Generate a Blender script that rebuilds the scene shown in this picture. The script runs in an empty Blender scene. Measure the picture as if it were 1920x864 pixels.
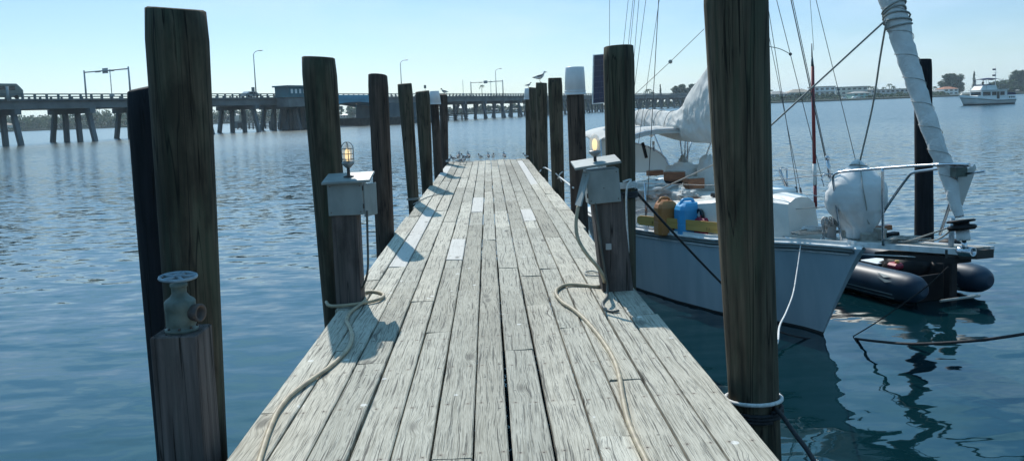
import bpy, bmesh, math, random
from mathutils import Vector, Matrix, noise
random.seed(11)
R = math.radians
scene = bpy.context.scene
COL = scene.collection
# ------------------------------------------------------------------ camera
F, CX, CY, HC, ZD = 1500.0, 960.0, 345.0, 3.01, 1.5
_h = Vector((1, 0.0375, 0)).normalized()
_y = Vector((914-CX, -(206-CY), -F)).normalized()
_z = _h.cross(_y).normalized()
_x = _y.cross(_z).normalized()
ROT = Matrix((_x, _y, _z))           # camera -> world
CAM = Vector((0, 0, HC))
def P(px, py, Y):
    w = ROT @ Vector((px-CX, CY-py, -F))
    return CAM + w*(Y/w.y)
def G(px, py, z):
    w = ROT @ Vector((px-CX, CY-py, -F))
    return CAM + w*((z-HC)/w.z)
cam = bpy.data.objects.new('camera', bpy.data.cameras.new('camera'))
COL.objects.link(cam)
cam.matrix_world = Matrix.Translation(CAM) @ ROT.to_4x4()
cam.data.sensor_width = 36; cam.data.lens = F/1920*36
cam.data.shift_y = (CY-432)/1920
cam.data.clip_start = 0.05; cam.data.clip_end = 12000
scene.camera = cam
# ------------------------------------------------------------------ materials
def new_mat(name):
    m = bpy.data.materials.new(name); m.use_nodes = True
    nt = m.node_tree; b = nt.nodes['Principled BSDF']
    return m, nt, b
def nd(nt, t, **kw):
    n = nt.nodes.new(t)
    for k, v in kw.items():
        if k.startswith('i_'):
            n.inputs[k[2:].replace('_', ' ')].default_value = v
        else: setattr(n, k, v)
    return n
def ramp(nt, stops, interp='LINEAR'):
    r = nt.nodes.new('ShaderNodeValToRGB'); r.color_ramp.interpolation = interp
    e = r.color_ramp.elements
    e[0].position, e[0].color = stops[0][0], (*stops[0][1], 1)
    e[1].position, e[1].color = stops[-1][0], (*stops[-1][1], 1)
    for p, c in stops[1:-1]:
        x = e.new(p); x.color = (*c, 1)
    return r
def mat(name, c1, c2=None, scale=(4, 4, 4), rough=.6, bump=0.0, metal=0.0, bscale=None, detail=4, lo=.35, hi=.65, emit=0, spec=None, trans=0):
    m, nt, b = new_mat(name); L = nt.links.new
    b.inputs['Roughness'].default_value = rough; b.inputs['Metallic'].default_value = metal
    if spec is not None: b.inputs['Specular IOR Level'].default_value = spec
    if trans: b.inputs['Transmission Weight'].default_value = trans
    if c2 is None: c2 = tuple(min(1, x*.8) for x in c1)
    tc = nd(nt, 'ShaderNodeTexCoord'); mp = nd(nt, 'ShaderNodeMapping')
    s = scale if isinstance(scale, tuple) else (scale,)*3
    mp.inputs['Scale'].default_value = s
    L(tc.outputs['Object'], mp.inputs['Vector'])
    n = nd(nt, 'ShaderNodeTexNoise'); n.inputs['Scale'].default_value = 1; n.inputs['Detail'].default_value = detail
    L(mp.outputs[0], n.inputs['Vector'])
    r = ramp(nt, [(lo, c1), (hi, c2)]); L(n.outputs['Fac'], r.inputs[0]); L(r.outputs[0], b.inputs['Base Color'])
    if bump:
        n2 = n
        if bscale:
            mp2 = nd(nt, 'ShaderNodeMapping'); mp2.inputs['Scale'].default_value = bscale
            L(tc.outputs['Object'], mp2.inputs['Vector'])
            n2 = nd(nt, 'ShaderNodeTexNoise'); n2.inputs['Scale'].default_value = 1; n2.inputs['Detail'].default_value = 5
            L(mp2.outputs[0], n2.inputs['Vector'])
        bp = nd(nt, 'ShaderNodeBump'); bp.inputs['Strength'].default_value = 1; bp.inputs['Distance'].default_value = bump
        L(n2.outputs['Fac'], bp.inputs['Height']); L(bp.outputs[0], b.inputs['Normal'])
    if emit:
        b.inputs['Emission Color'].default_value = (*c1, 1); b.inputs['Emission Strength'].default_value = emit
    return m
def math_node(nt, op, a, b=None, clamp=False):
    n = nt.nodes.new('ShaderNodeMath'); n.operation = op; n.use_clamp = clamp
    for i, v in enumerate((a, b)):
        if v is None: continue
        if isinstance(v, (int, float)): n.inputs[i].default_value = v
        else: nt.links.new(v, n.inputs[i])
    return n.outputs[0]
def mixc(nt, fac, a, b, blend='MIX'):
    n = nt.nodes.new('ShaderNodeMix'); n.data_type = 'RGBA'; n.blend_type = blend
    for s, v in ((n.inputs['Factor'], fac), (n.inputs[6], a), (n.inputs[7], b)):
        if isinstance(v, (int, float)): s.default_value = v
        elif isinstance(v, tuple): s.default_value = (*v, 1)
        else: nt.links.new(v, s)
    return n.outputs[2]

def deck_material():
    m, nt, b = new_mat('weathered_plank'); L = nt.links.new
    at = nd(nt, 'ShaderNodeAttribute', attribute_name='rnd'); sep = nd(nt, 'ShaderNodeSeparateColor'); L(at.outputs['Color'], sep.inputs[0])
    tc = nd(nt, 'ShaderNodeTexCoord'); sx = nd(nt, 'ShaderNodeSeparateXYZ'); L(tc.outputs['Object'], sx.inputs[0])
    r1, r2, r3 = sep.outputs
    X = math_node(nt, 'ADD', sx.outputs[0], math_node(nt, 'MULTIPLY', r1, 37.0))
    Y = math_node(nt, 'ADD', sx.outputs[1], math_node(nt, 'MULTIPLY', r2, 91.0))
    def vec(x, y, sxx, syy):
        c = nd(nt, 'ShaderNodeCombineXYZ')
        L(math_node(nt, 'MULTIPLY', x, sxx), c.inputs[0]); L(math_node(nt, 'MULTIPLY', y, syy), c.inputs[1]); return c.outputs[0]
    def nz(v, detail=3, rough=.5, dist=0):
        n = nd(nt, 'ShaderNodeTexNoise'); n.inputs['Scale'].default_value = 1; n.inputs['Detail'].default_value = detail
        n.inputs['Roughness'].default_value = rough; n.inputs['Distortion'].default_value = dist
        L(v, n.inputs['Vector']); return n.outputs['Fac']
    # knots: sparse cells, grain bends round them
    vor = nd(nt, 'ShaderNodeTexVoronoi'); vor.inputs['Scale'].default_value = 1; L(vec(X, Y, 5.5, 2.1), vor.inputs['Vector'])
    kd = vor.outputs['Distance']
    sc = nd(nt, 'ShaderNodeSeparateColor'); L(vor.outputs['Color'], sc.inputs[0])
    kon = math_node(nt, 'GREATER_THAN', sc.outputs[0], .52)
    kf = math_node(nt, 'MULTIPLY', kon, math_node(nt, 'SUBTRACT', 1, math_node(nt, 'DIVIDE', kd, .32), True))
    warp = math_node(nt, 'MULTIPLY', math_node(nt, 'SUBTRACT', nz(vec(X, Y, 4, 1.3), 2), .5), .05)
    Xw = math_node(nt, 'ADD', X, math_node(nt, 'ADD', warp, math_node(nt, 'MULTIPLY', kf, .035)))
    grain = nz(vec(Xw, Y, 120, 2.4), 4, .65)
    fine = nz(vec(Xw, Y, 260, 7), 3, .6)
    crk = nz(vec(Xw, Y, 66, 1.15), 3, .8, .1)
    crack = math_node(nt, 'MULTIPLY', math_node(nt, 'SUBTRACT', math_node(nt, 'MULTIPLY', crk, 1), .575), 18.0, True)
    crk2 = nz(vec(Xw, Y, 120, 2.4), 3, .75, .1)
    crack2 = math_node(nt, 'MULTIPLY', math_node(nt, 'SUBTRACT', crk2, .575), 18.0, True)
    crack = math_node(nt, 'MAXIMUM', crack, math_node(nt, 'MULTIPLY', crack2, .8))
    gr = ramp(nt, [(.30, (.14, .14, .12)), (.42, (.35, .33, .275)), (.52, (.51, .485, .415)), (.68, (.62, .59, .51))]); L(grain, gr.inputs[0])
    c = gr.outputs[0]
    fr = ramp(nt, [(.35, (.78, .78, .78)), (.6, (1, 1, 1))]); L(fine, fr.inputs[0]); c = mixc(nt, .7, c, fr.outputs[0], 'MULTIPLY')
    # grey-brown weather stains over the whole deck
    st = nz(tc.outputs['Object'], 6, .62, .3)
    # scale object coords
    mp = nd(nt, 'ShaderNodeMapping'); mp.inputs['Scale'].default_value = (1.5, .7, 1); L(tc.outputs['Object'], mp.inputs[0])
    st = nz(mp.outputs[0], 7, .65, .3)
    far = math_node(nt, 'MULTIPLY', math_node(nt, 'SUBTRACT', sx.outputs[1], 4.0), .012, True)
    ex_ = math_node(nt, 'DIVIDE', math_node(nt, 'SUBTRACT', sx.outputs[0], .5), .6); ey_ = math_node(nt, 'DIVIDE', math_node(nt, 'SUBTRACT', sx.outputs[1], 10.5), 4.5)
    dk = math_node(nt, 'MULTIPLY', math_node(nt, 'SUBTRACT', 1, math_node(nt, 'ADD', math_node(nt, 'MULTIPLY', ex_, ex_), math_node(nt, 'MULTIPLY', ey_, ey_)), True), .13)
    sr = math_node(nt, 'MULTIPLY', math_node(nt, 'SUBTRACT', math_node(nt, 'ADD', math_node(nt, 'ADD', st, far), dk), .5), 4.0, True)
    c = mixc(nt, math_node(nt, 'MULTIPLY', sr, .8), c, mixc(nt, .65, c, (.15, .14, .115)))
    tone = ramp(nt, [(0, (.66, .65, .61)), (.35, (.86, .87, .85)), (.7, (1.0, .98, .94)), (1, (1.16, 1.16, 1.14))]); L(r3, tone.inputs[0])
    c = mixc(nt, 1, c, tone.outputs[0], 'MULTIPLY')
    # newer replacement boards
    nb = nd(nt, 'ShaderNodeAttribute', attribute_name='newer')
    c = mixc(nt, math_node(nt, 'MULTIPLY', nb.outputs['Fac'], .75), c, (.56, .54, .51))
    kr = math_node(nt, 'MULTIPLY', kon, math_node(nt, 'MULTIPLY', math_node(nt, 'SUBTRACT', .19, kd), 10.0, True))
    c = mixc(nt, math_node(nt, 'MULTIPLY', kr, .75), c, (.10, .095, .08))
    keep = math_node(nt, 'SUBTRACT', 1, math_node(nt, 'MULTIPLY', nb.outputs['Fac'], .7))
    crack = math_node(nt, 'MULTIPLY', crack, keep)
    c = mixc(nt, math_node(nt, 'MULTIPLY', crack, .85), c, (.05, .047, .04))
    # bird lime flecks and black specks
    sp = nd(nt, 'ShaderNodeTexVoronoi'); sp.inputs['Scale'].default_value = 6.5; L(tc.outputs['Object'], sp.inputs['Vector'])
    spm = math_node(nt, 'MULTIPLY', math_node(nt, 'LESS_THAN', sp.outputs['Distance'], .055), 1)
    c = mixc(nt, math_node(nt, 'MULTIPLY', spm, .7), c, (.04, .04, .035))
    sp2 = nd(nt, 'ShaderNodeTexVoronoi'); sp2.inputs['Scale'].default_value = 3.7; L(tc.outputs['Object'], sp2.inputs['Vector'])
    sn = nz(tc.outputs['Object'], 2)
    spm2 = math_node(nt, 'LESS_THAN', sp2.outputs['Distance'], .07)
    c = mixc(nt, math_node(nt, 'MULTIPLY', spm2, .5), c, (.8, .8, .78))
    # nail heads over every joist, with a little rust
    ax = nd(nt, 'ShaderNodeAttribute', attribute_name='midx')
    ux = math_node(nt, 'ABSOLUTE', math_node(nt, 'SUBTRACT', sx.outputs[0], ax.outputs['Fac']))
    dx = math_node(nt, 'SUBTRACT', ux, .052)
    fy = math_node(nt, 'SUBTRACT', math_node(nt, 'MULTIPLY', math_node(nt, 'FRACT', math_node(nt, 'DIVIDE', math_node(nt, 'ADD', sx.outputs[1], math_node(nt, 'MULTIPLY', r3, .02)), .61)), .61), .3)
    dd = math_node(nt, 'SQRT', math_node(nt, 'ADD', math_node(nt, 'MULTIPLY', dx, dx), math_node(nt, 'MULTIPLY', fy, fy)))
    c = mixc(nt, math_node(nt, 'MULTIPLY', math_node(nt, 'SUBTRACT', 1, math_node(nt, 'DIVIDE', dd, .022), True), .55), c, (.16, .11, .08))
    c = mixc(nt, math_node(nt, 'LESS_THAN', dd, .0052), c, (.03, .026, .024))
    L(c, b.inputs['Base Color']); b.inputs['Roughness'].default_value = .85
    hgt = math_node(nt, 'SUBTRACT', math_node(nt, 'MULTIPLY', grain, .25), math_node(nt, 'MULTIPLY', crack, .8))
    bp = nd(nt, 'ShaderNodeBump'); bp.inputs['Strength'].default_value = .8; bp.inputs['Distance'].default_value = .004
    L(hgt, bp.inputs['Height']); L(bp.outputs[0], b.inputs['Normal'])
    return m
def piling_material(name, dark, mid, green, gamt=.5, tide_band=True):
    m, nt, b = new_mat(name); L = nt.links.new
    tc = nd(nt, 'ShaderNodeTexCoord'); oi = nd(nt, 'ShaderNodeObjectInfo')
    off = nd(nt, 'ShaderNodeVectorMath', operation='ADD')
    rr = math_node(nt, 'MULTIPLY', oi.outputs['Random'], 50.0)
    cb = nd(nt, 'ShaderNodeCombineXYZ'); L(rr, cb.inputs[2]); L(tc.outputs['Object'], off.inputs[0]); L(cb.outputs[0], off.inputs[1])
    def nz(s, detail=4, rough=.6, dist=0):
        mp = nd(nt, 'ShaderNodeMapping'); mp.inputs['Scale'].default_value = s; L(off.outputs[0], mp.inputs[0])
        n = nd(nt, 'ShaderNodeTexNoise'); n.inputs['Scale'].default_value = 1; n.inputs['Detail'].default_value = detail
        n.inputs['Roughness'].default_value = rough; n.inputs['Distortion'].default_value = dist; L(mp.outputs[0], n.inputs['Vector']); return n.outputs['Fac']
    g = nz((28, 28, 1.3)); cr = nz((34, 34, .7), 3, .7, .3); bl = nz((5, 5, 1.6), 5, .6); gn = nz((9, 9, 1.0), 5, .65, .5)
    r = ramp(nt, [(.3, dark), (.7, mid)]); L(g, r.inputs[0]); c = r.outputs[0]
    gm = math_node(nt, 'MULTIPLY', math_node(nt, 'SUBTRACT', gn, .5-.08*gamt), 6.0, True)
    c = mixc(nt, math_node(nt, 'MULTIPLY', gm, gamt), c, green)
    bm = math_node(nt, 'MULTIPLY', math_node(nt, 'SUBTRACT', bl, .50), 7.0, True)
    c = mixc(nt, math_node(nt, 'MULTIPLY', bm, .6), c, tuple(x*.45 for x in dark))
    cm = math_node(nt, 'MULTIPLY', math_node(nt, 'SUBTRACT', cr, .62), 14.0, True)
    c = mixc(nt, math_node(nt, 'MULTIPLY', cm, .85), c, (.008, .007, .006))
    sz = nd(nt, 'ShaderNodeSeparateXYZ'); L(tc.outputs['Object'], sz.inputs[0])
    tide = math_node(nt, 'MULTIPLY', math_node(nt, 'SUBTRACT', math_node(nt, 'ADD', .38, math_node(nt, 'MULTIPLY', bl, .35)), sz.outputs[2]), 6.0, True)
    weed = mixc(nt, math_node(nt, 'MULTIPLY', math_node(nt, 'SUBTRACT', nz((30, 30, 30)), .56), 8.0, True), (.018, .020, .012), (.16, .155, .13))
    if tide_band: c = mixc(nt, math_node(nt, 'MULTIPLY', tide, .85), c, weed)
    # long drying splits
    sp_ = nz((11, 11, .35), 2, .5, .1)
    c = mixc(nt, math_node(nt, 'MULTIPLY', math_node(nt, 'SUBTRACT', 1, math_node(nt, 'MULTIPLY', math_node(nt, 'ABSOLUTE', math_node(nt, 'SUBTRACT', sp_, .5)), 90.0), True), .9), c, (.006, .005, .004))
    L(c, b.inputs['Base Color']); b.inputs['Roughness'].default_value = .9; b.inputs['Specular IOR Level'].default_value = .25
    h = math_node(nt, 'SUBTRACT', math_node(nt, 'MULTIPLY', g, .5), math_node(nt, 'MULTIPLY', cm, .8))
    bp = nd(nt, 'ShaderNodeBump'); bp.inputs['Strength'].default_value = 1; bp.inputs['Distance'].default_value = .012
    L(h, bp.inputs['Height']); L(bp.outputs[0], b.inputs['Normal'])
    return m
def canvas_material(name, c, dirt=.8, rough=.8, bump=.012, sc=7, thin=0.0):
    m, nt, b = new_mat(name); L = nt.links.new
    tc = nd(nt, 'ShaderNodeTexCoord')
    n = nd(nt, 'ShaderNodeTexNoise'); n.inputs['Scale'].default_value = sc*.5; n.inputs['Detail'].default_value = 5; L(tc.outputs['Object'], n.inputs['Vector'])
    r = ramp(nt, [(.35, c), (.72, tuple(x*dirt for x in c))]); L(n.outputs['Fac'], r.inputs[0]); L(r.outputs[0], b.inputs['Base Color'])
    n2 = nd(nt, 'ShaderNodeTexNoise'); n2.inputs['Scale'].default_value = sc; n2.inputs['Detail'].default_value = 2; n2.inputs['Distortion'].default_value = 1.2; L(tc.outputs['Object'], n2.inputs['Vector'])
    bp = nd(nt, 'ShaderNodeBump'); bp.inputs['Strength'].default_value = .8; bp.inputs['Distance'].default_value = bump*2
    L(n2.outputs['Fac'], bp.inputs['Height']); L(bp.outputs[0], b.inputs['Normal'])
    b.inputs['Roughness'].default_value = rough
    if thin:
        tr = nd(nt, 'ShaderNodeBsdfTranslucent'); tr.inputs['Color'].default_value = (*c, 1)
        mx = nd(nt, 'ShaderNodeMixShader'); mx.inputs[0].default_value = thin
        L(b.outputs[0], mx.inputs[1]); L(tr.outputs[0], mx.inputs[2]); L(mx.outputs[0], nt.nodes['Material Output'].inputs['Surface'])
    return m
def foliage_material(name, c1, c2, c3):
    m, nt, b = new_mat(name); L = nt.links.new
    tc = nd(nt, 'ShaderNodeTexCoord')
    n = nd(nt, 'ShaderNodeTexNoise'); n.inputs['Scale'].default_value = .45; n.inputs['Detail'].default_value = 6; L(tc.outputs['Object'], n.inputs['Vector'])
    r = ramp(nt, [(.35, c1), (.5, c2), (.66, c3)]); L(n.outputs['Fac'], r.inputs[0]); L(r.outputs[0], b.inputs['Base Color'])
    b.inputs['Roughness'].default_value = .75
    tr = nd(nt, 'ShaderNodeBsdfTranslucent'); L(r.outputs[0], tr.inputs['Color'])
    mx = nd(nt, 'ShaderNodeMixShader'); mx.inputs[0].default_value = .25
    L(b.outputs[0], mx.inputs[1]); L(tr.outputs[0], mx.inputs[2]); L(mx.outputs[0], nt.nodes['Material Output'].inputs['Surface'])
    return m
def glass_material(name, col, alpha):
    m, nt, b = new_mat(name); L = nt.links.new
    b.inputs['Base Color'].default_value = (*col, 1); b.inputs['Roughness'].default_value = .12
    t = nd(nt, 'ShaderNodeBsdfTransparent'); mx = nd(nt, 'ShaderNodeMixShader'); mx.inputs[0].default_value = alpha
    L(t.outputs[0], mx.inputs[1]); L(b.outputs[0], mx.inputs[2]); L(mx.outputs[0], nt.nodes['Material Output'].inputs['Surface'])
    return m
M = dict(
 plank=deck_material(),
 pile=piling_material('piling_wood', (.032, .027, .019), (.13, .102, .074), (.065, .080, .048), .4),
 pile_green=piling_material('piling_wood_green', (.028, .024, .017), (.13, .102, .070), (.052, .072, .046), .5),
 pile_red=piling_material('piling_wood_brown', (.040, .028, .022), (.125, .088, .070), (.055, .06, .045), .25),
 pile_black=piling_material('piling_wood_black', (.008, .009, .012), (.020, .020, .024), (.015, .018, .02), .3),
 post=piling_material('square_post_wood', (.055, .045, .042), (.16, .13, .12), (.08, .085, .07), .25, False),
 stringer=mat('stringer_wood', (.16, .15, .13), (.06, .055, .05), (2, 2, 8), .9, .004),
 box=mat('grey_box_paint', (.25, .28, .275), (.17, .195, .19), (9, 9, 5), .55, .0015, detail=8, lo=.4, hi=.75),
 stem=mat('rusty_pipe', (.10, .065, .05), (.04, .035, .035), 30, .6, .001),
 cage=mat('cage_metal', (.16, .17, .165), (.08, .085, .085), 20, .45, metal=.8),
 lampbase=mat('cast_aluminium', (.30, .31, .31), (.20, .21, .21), 20, .5, metal=.5),
 bulb=mat('lit_bulb', (1.0, .74, .36), (1.0, .68, .30), 10, .4, emit=1.3),
 globe=glass_material('clear_globe', (.85, .84, .80), .42),
 hose=mat('tan_hose', (.42, .35, .235), (.27, .22, .15), (14, 14, 14), .55, .001),
 hose_dark=mat('dark_hose', (.05, .055, .05), (.09, .09, .08), 8, .5),
 cable=mat('black_cable', (.012, .013, .015), (.025, .026, .03), 8, .5),
 rope=mat('white_rope', (.68, .68, .66), (.50, .50, .49), (60, 60, 60), .85, .004),
 rope_black=mat('black_rope', (.010, .011, .014), (.025, .026, .03), 60, .8, .004),
 rope_grey=mat('grey_rope', (.38, .38, .35), (.25, .25, .23), 60, .85, .003),
 valve=mat('painted_valve', (.13, .165, .145), (.07, .085, .07), (18, 18, 18), .6, .003, detail=7),
 wheel=mat('pale_blue_wheel', (.24, .32, .38), (.15, .20, .24), 25, .5, .002),
 bucket=mat('white_bucket', (.72, .73, .74), (.60, .61, .62), (5, 5, 3), .4),
 steel=mat('stainless_steel', (.55, .57, .60), (.42, .44, .47), 6, .22, metal=1),
 wire=mat('stay_wire', (.12, .14, .15), (.08, .09, .10), 6, .5, metal=.4),
 hull=mat('blue_hull_paint', (.38, .46, .51), (.30, .385, .44), (5, 5, .7), .38, detail=7),
 antifoul=mat('black_antifouling', (.012, .012, .014), (.03, .03, .03), 6, .7),
 gel=mat('cream_gelcoat', (.74, .73, .68), (.62, .60, .55), (2.5, 2.5, 2.5), .4, detail=6),
 gelwhite=mat('white_gelcoat', (.80, .80, .78), (.70, .70, .68), (2.5, 2.5, 2.5), .35),
 rail=mat('rail_white', (.72, .73, .73), (.5, .51, .5), (8, 8, 8), .5),
 teak=mat('varnished_teak', (.36, .13, .055), (.22, .08, .04), (5, 30, 30), .45, .001),
 teakgrey=mat('grey_teak', (.42, .40, .35), (.24, .22, .19), (14, 3, 14), .8, .003),
 yellowwood=mat('yellow_board', (.54, .33, .09), (.42, .25, .06), (3, 3, 22), .55, .001),
 canvas=canvas_material('white_canvas', (.78, .78, .75), .82, thin=.25, bump=.005),
 sailbag=canvas_material('sail_bag_canvas', (.66, .68, .68), .85, sc=4.5, bump=.007),
 furled=canvas_material('furled_sail_cloth', (.72, .73, .72), .8, sc=16, bump=.008, thin=.2),
 biminicloth=canvas_material('bimini_cloth', (.74, .74, .72), .9, sc=3, bump=.008, thin=.35),
 clearvinyl=glass_material('cloudy_vinyl', (.66, .68, .66), .72),
 jug_orange=mat('orange_jug', (.46, .185, .05), (.36, .14, .04), 5, .42),
 jug_blue=mat('blue_jug', (.05, .36, .66), (.04, .29, .56), 5, .38),
 jug_red=mat('red_jug', (.35, .012, .05), (.25, .01, .03), 5, .4),
 black=mat('black_plastic', (.008, .008, .010), (.014, .014, .016), 6, .6, spec=.25),
 darkglass=mat('dark_glass', (.015, .02, .025), (.02, .025, .03), 2, .08),
 tube=mat('navy_inflatable', (.018, .045, .075), (.012, .030, .055), 4, .45, spec=.35),
 tubeline=mat('pale_stripe', (.20, .26, .28), None, 4, .5),
 redpole=mat('red_pole_paint', (.26, .035, .035), (.18, .025, .03), 8, .5),
 whitepole=mat('white_pole_paint', (.7, .7, .68), None, 8, .5),
 concrete=mat('bridge_concrete', (.185, .190, .185), (.12, .125, .125), (.35, .35, .35), .9, detail=7),
 concrete2=mat('pier_concrete', (.155, .17, .175), (.095, .105, .11), (.5, .5, .2), .9, detail=7),
 teal=mat('teal_bridge_paint', (.02, .29, .44), (.016, .23, .36), (.4, .4, .4), .6, detail=6),
 housepaint=mat('teal_house_paint', (.045, .16, .19), (.035, .12, .15), (.4, .4, .4), .7, detail=6),
 railing=mat('railing_metal', (.12, .15, .15), (.09, .11, .115), 1, .6),
 pierdark=mat('bascule_pier_concrete', (.055, .095, .115), (.035, .065, .08), (.5, .5, .3), .9, detail=7),
 timber=mat('fender_timber', (.060, .055, .05), (.03, .028, .026), (1, 1, 1), .9, detail=6),
 asphalt=mat('asphalt', (.06, .06, .06), (.045, .045, .045), 1, .9),
 galv=mat('galvanised_pole', (.38, .40, .40), (.30, .31, .32), 2, .5, metal=.3),
 land=mat('shore_soil', (.10, .105, .07), (.06, .07, .045), (.05, .05, .05), .95, detail=6),
 seawall=mat('seawall_concrete', (.16, .165, .16), (.09, .09, .09), (.3, .3, .3), .9),
 leaf1=foliage_material('leaves_olive', (.022, .042, .014), (.042, .080, .026), (.070, .12, .042)),
 leaf2=foliage_material('leaves_dark', (.014, .032, .013), (.028, .060, .022), (.05, .09, .034)),
 bark=mat('bark', (.10, .085, .07), (.06, .05, .04), (1, 1, .4), .9),
 white=mat('white_paint', (.78, .78, .76), (.70, .70, .68), .6, .6),
 cream=mat('cream_stucco', (.60, .57, .50), (.52, .49, .43), .3, .85),
 greywall=mat('grey_stucco', (.42, .43, .42), (.35, .36, .35), .3, .85),
 aqua=mat('aqua_stucco', (.25, .47, .44), (.2, .4, .38), .3, .85),
 terracotta=mat('terracotta_roof', (.42, .16, .08), (.3, .12, .06), .8, .85),
 greyroof=mat('grey_roof', (.30, .29, .27), (.22, .215, .2), .6, .85),
 tanroof=mat('tan_roof', (.38, .31, .24), (.3, .25, .2), .6, .85),
 navy=mat('navy_canvas', (.015, .03, .10), (.01, .02, .07), 1, .7),
 feather_grey=mat('grey_feathers', (.16, .165, .175), (.11, .115, .125), 40, .8),
 feather_white=mat('white_feathers', (.72, .72, .72), (.6, .6, .6), 40, .8),
 feather_black=mat('black_feathers', (.012, .012, .014), (.02, .02, .022), 40, .7),
 beak=mat('beak_horn', (.25, .07, .03), (.1, .03, .02), 40, .5),
 solar=mat('solar_cell', (.006, .012, .045), (.01, .02, .07), 6, .12),
 solargrid=mat('solar_grid_line', (.10, .12, .18), None, 6, .3),
 skin=mat('skin', (.45, .28, .2), None, 4, .6),
 carpaint=mat('silver_car_paint', (.4, .42, .42), (.35, .36, .37), 2, .3, metal=.4),
 vanpaint=mat('beige_van_paint', (.20, .21, .18), (.16, .17, .15), 2, .4),
)
# ------------------------------------------------------------------ mesh builder
class MB:
    def __init__(s): s.v = []; s.f = []; s.m = []; s.sm = []
    def add(s, vs, fs, mi=0, smooth=True):
        o = len(s.v); s.v += [Vector(v) for v in vs]
        for f in fs: s.f.append([i+o for i in f]); s.m.append(mi); s.sm.append(smooth)
        return s
    def box(s, a, b, mi=0, frame=None, bev=0):
        (x0, y0, z0), (x1, y1, z1) = a, b
        if bev:
            e = bev
            pts = []; 
            rings = []
            for z, k in ((z0, e), (z0+e, 0), (z1-e, 0), (z1, e)):
                r = []
                for sx, sy in ((0, 0), (1, 0), (1, 1), (0, 1)):
                    X = (x0+k, x1-k)[sx]; Y = (y0+k, y1-k)[sy]
                    cx, cy = (e, -e)[sx], (e, -e)[sy]
                    if (sx, sy) in ((0, 0), (1, 1)): r += [(X, Y+cy*(k == 0), z), (X+cx*(k == 0), Y, z)]
                    else: r += [(X+cx*(k == 0), Y, z), (X, Y+cy*(k == 0), z)]
                rings.append(r)
            vs = [Vector(p) for r in rings for p in r]
            if frame: vs = [frame @ v for v in vs]
            fs = [[i*8+j, i*8+(j+1) % 8, (i+1)*8+(j+1) % 8, (i+1)*8+j] for i in range(3) for j in range(8)]
            fs += [list(range(7, -1, -1)), [24+j for j in range(8)]]
            return s.add(vs, fs, mi, False)
        vs = [Vector(p) for p in ((x0, y0, z0), (x1, y0, z0), (x1, y1, z0), (x0, y1, z0), (x0, y0, z1), (x1, y0, z1), (x1, y1, z1), (x0, y1, z1))]
        if frame: vs = [frame @ v for v in vs]
        return s.add(vs, [(3, 2, 1, 0), (4, 5, 6, 7), (0, 1, 5, 4), (1, 2, 6, 5), (2, 3, 7, 6), (3, 0, 4, 7)], mi, False)
    def loft(s, rings, mi=0, caps=True, smooth=True, closed=True):
        n = len(rings[0]); vs = [p for r in rings for p in r]; fs = []
        for i in range(len(rings)-1):
            for j in range(n if closed else n-1):
                k = (j+1) % n; fs.append((i*n+j, i*n+k, (i+1)*n+k, (i+1)*n+j))
        s.add(vs, fs, mi, smooth)
        if caps and closed:
            o = len(s.v)-len(vs)
            s.f.append([o+j for j in range(n-1, -1, -1)]); s.m.append(mi); s.sm.append(False)
            s.f.append([o+(len(rings)-1)*n+j for j in range(n)]); s.m.append(mi); s.sm.append(False)
        return s
    def tube(s, pts, rad, n=8, mi=0, caps=True, spline=0, flat=None):
        pts = [Vector(p) for p in pts]
        if not isinstance(rad, (list, tuple)): rad = [rad]*len(pts)
        if spline:
            q = []; rr = []
            for i in range(len(pts)-1):
                p0 = pts[max(i-1, 0)]; p1 = pts[i]; p2 = pts[i+1]; p3 = pts[min(i+2, len(pts)-1)]
                for k in range(spline):
                    t = k/spline
                    q.append(.5*((2*p1)+(p2-p0)*t+(2*p0-5*p1+4*p2-p3)*t*t+(3*p1-p0-3*p2+p3)*t**3)); rr.append(rad[i]*(1-t)+rad[i+1]*t)
            q.append(pts[-1]); rr.append(rad[-1]); pts, rad = q, rr
        rings = []; up = None
        for i, p in enumerate(pts):
            d = (pts[min(i+1, len(pts)-1)]-pts[max(i-1, 0)])
            if d.length < 1e-9: d = Vector((0, 0, 1))
            d.normalize()
            if up is None:
                up = Vector((0, 0, 1)) if abs(d.z) < .9 else Vector((1, 0, 0))
            a = d.cross(up)
            if a.length < 1e-6: a = d.orthogonal()
            a.normalize(); b = a.cross(d).normalized(); up = b
            fl = flat or 1
            rings.append([p+(a*math.cos(2*math.pi*j/n)+b*math.sin(2*math.pi*j/n)*fl)*rad[i] for j in range(n)])
        return s.loft(rings, mi, caps)
    def lathe(s, prof, c=(0, 0, 0), n=20, mi=0, axis=None, caps=True):
        c = Vector(c); q = Matrix.Identity(3)
        if axis is not None: q = Vector((0, 0, 1)).rotation_difference(Vector(axis).normalized()).to_matrix()
        rings = [[c+q@Vector((r*math.cos(2*math.pi*j/n), r*math.sin(2*math.pi*j/n), z)) for j in range(n)] for r, z in prof]
        return s.loft(rings, mi, caps)
    def ball(s, c, r, mi=0, n=10, k=8, q=None):
        rr = r if isinstance(r, (tuple, list)) else (r, r, r)
        c = Vector(c); rings = []
        for i in range(k+1):
            t = -math.pi/2+math.pi*i/k; t = max(-1.5, min(1.5, t))
            ring = [Vector((rr[0]*math.cos(t)*math.cos(2*math.pi*j/n), rr[1]*math.cos(t)*math.sin(2*math.pi*j/n), rr[2]*math.sin(t))) for j in range(n)]
            if q is not None: ring = [q@v for v in ring]
            rings.append([c+v for v in ring])
        return s.loft(rings, mi)
    def quad(s, *p, mi=0): return s.add(p, [tuple(range(len(p)))], mi, False)
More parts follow.
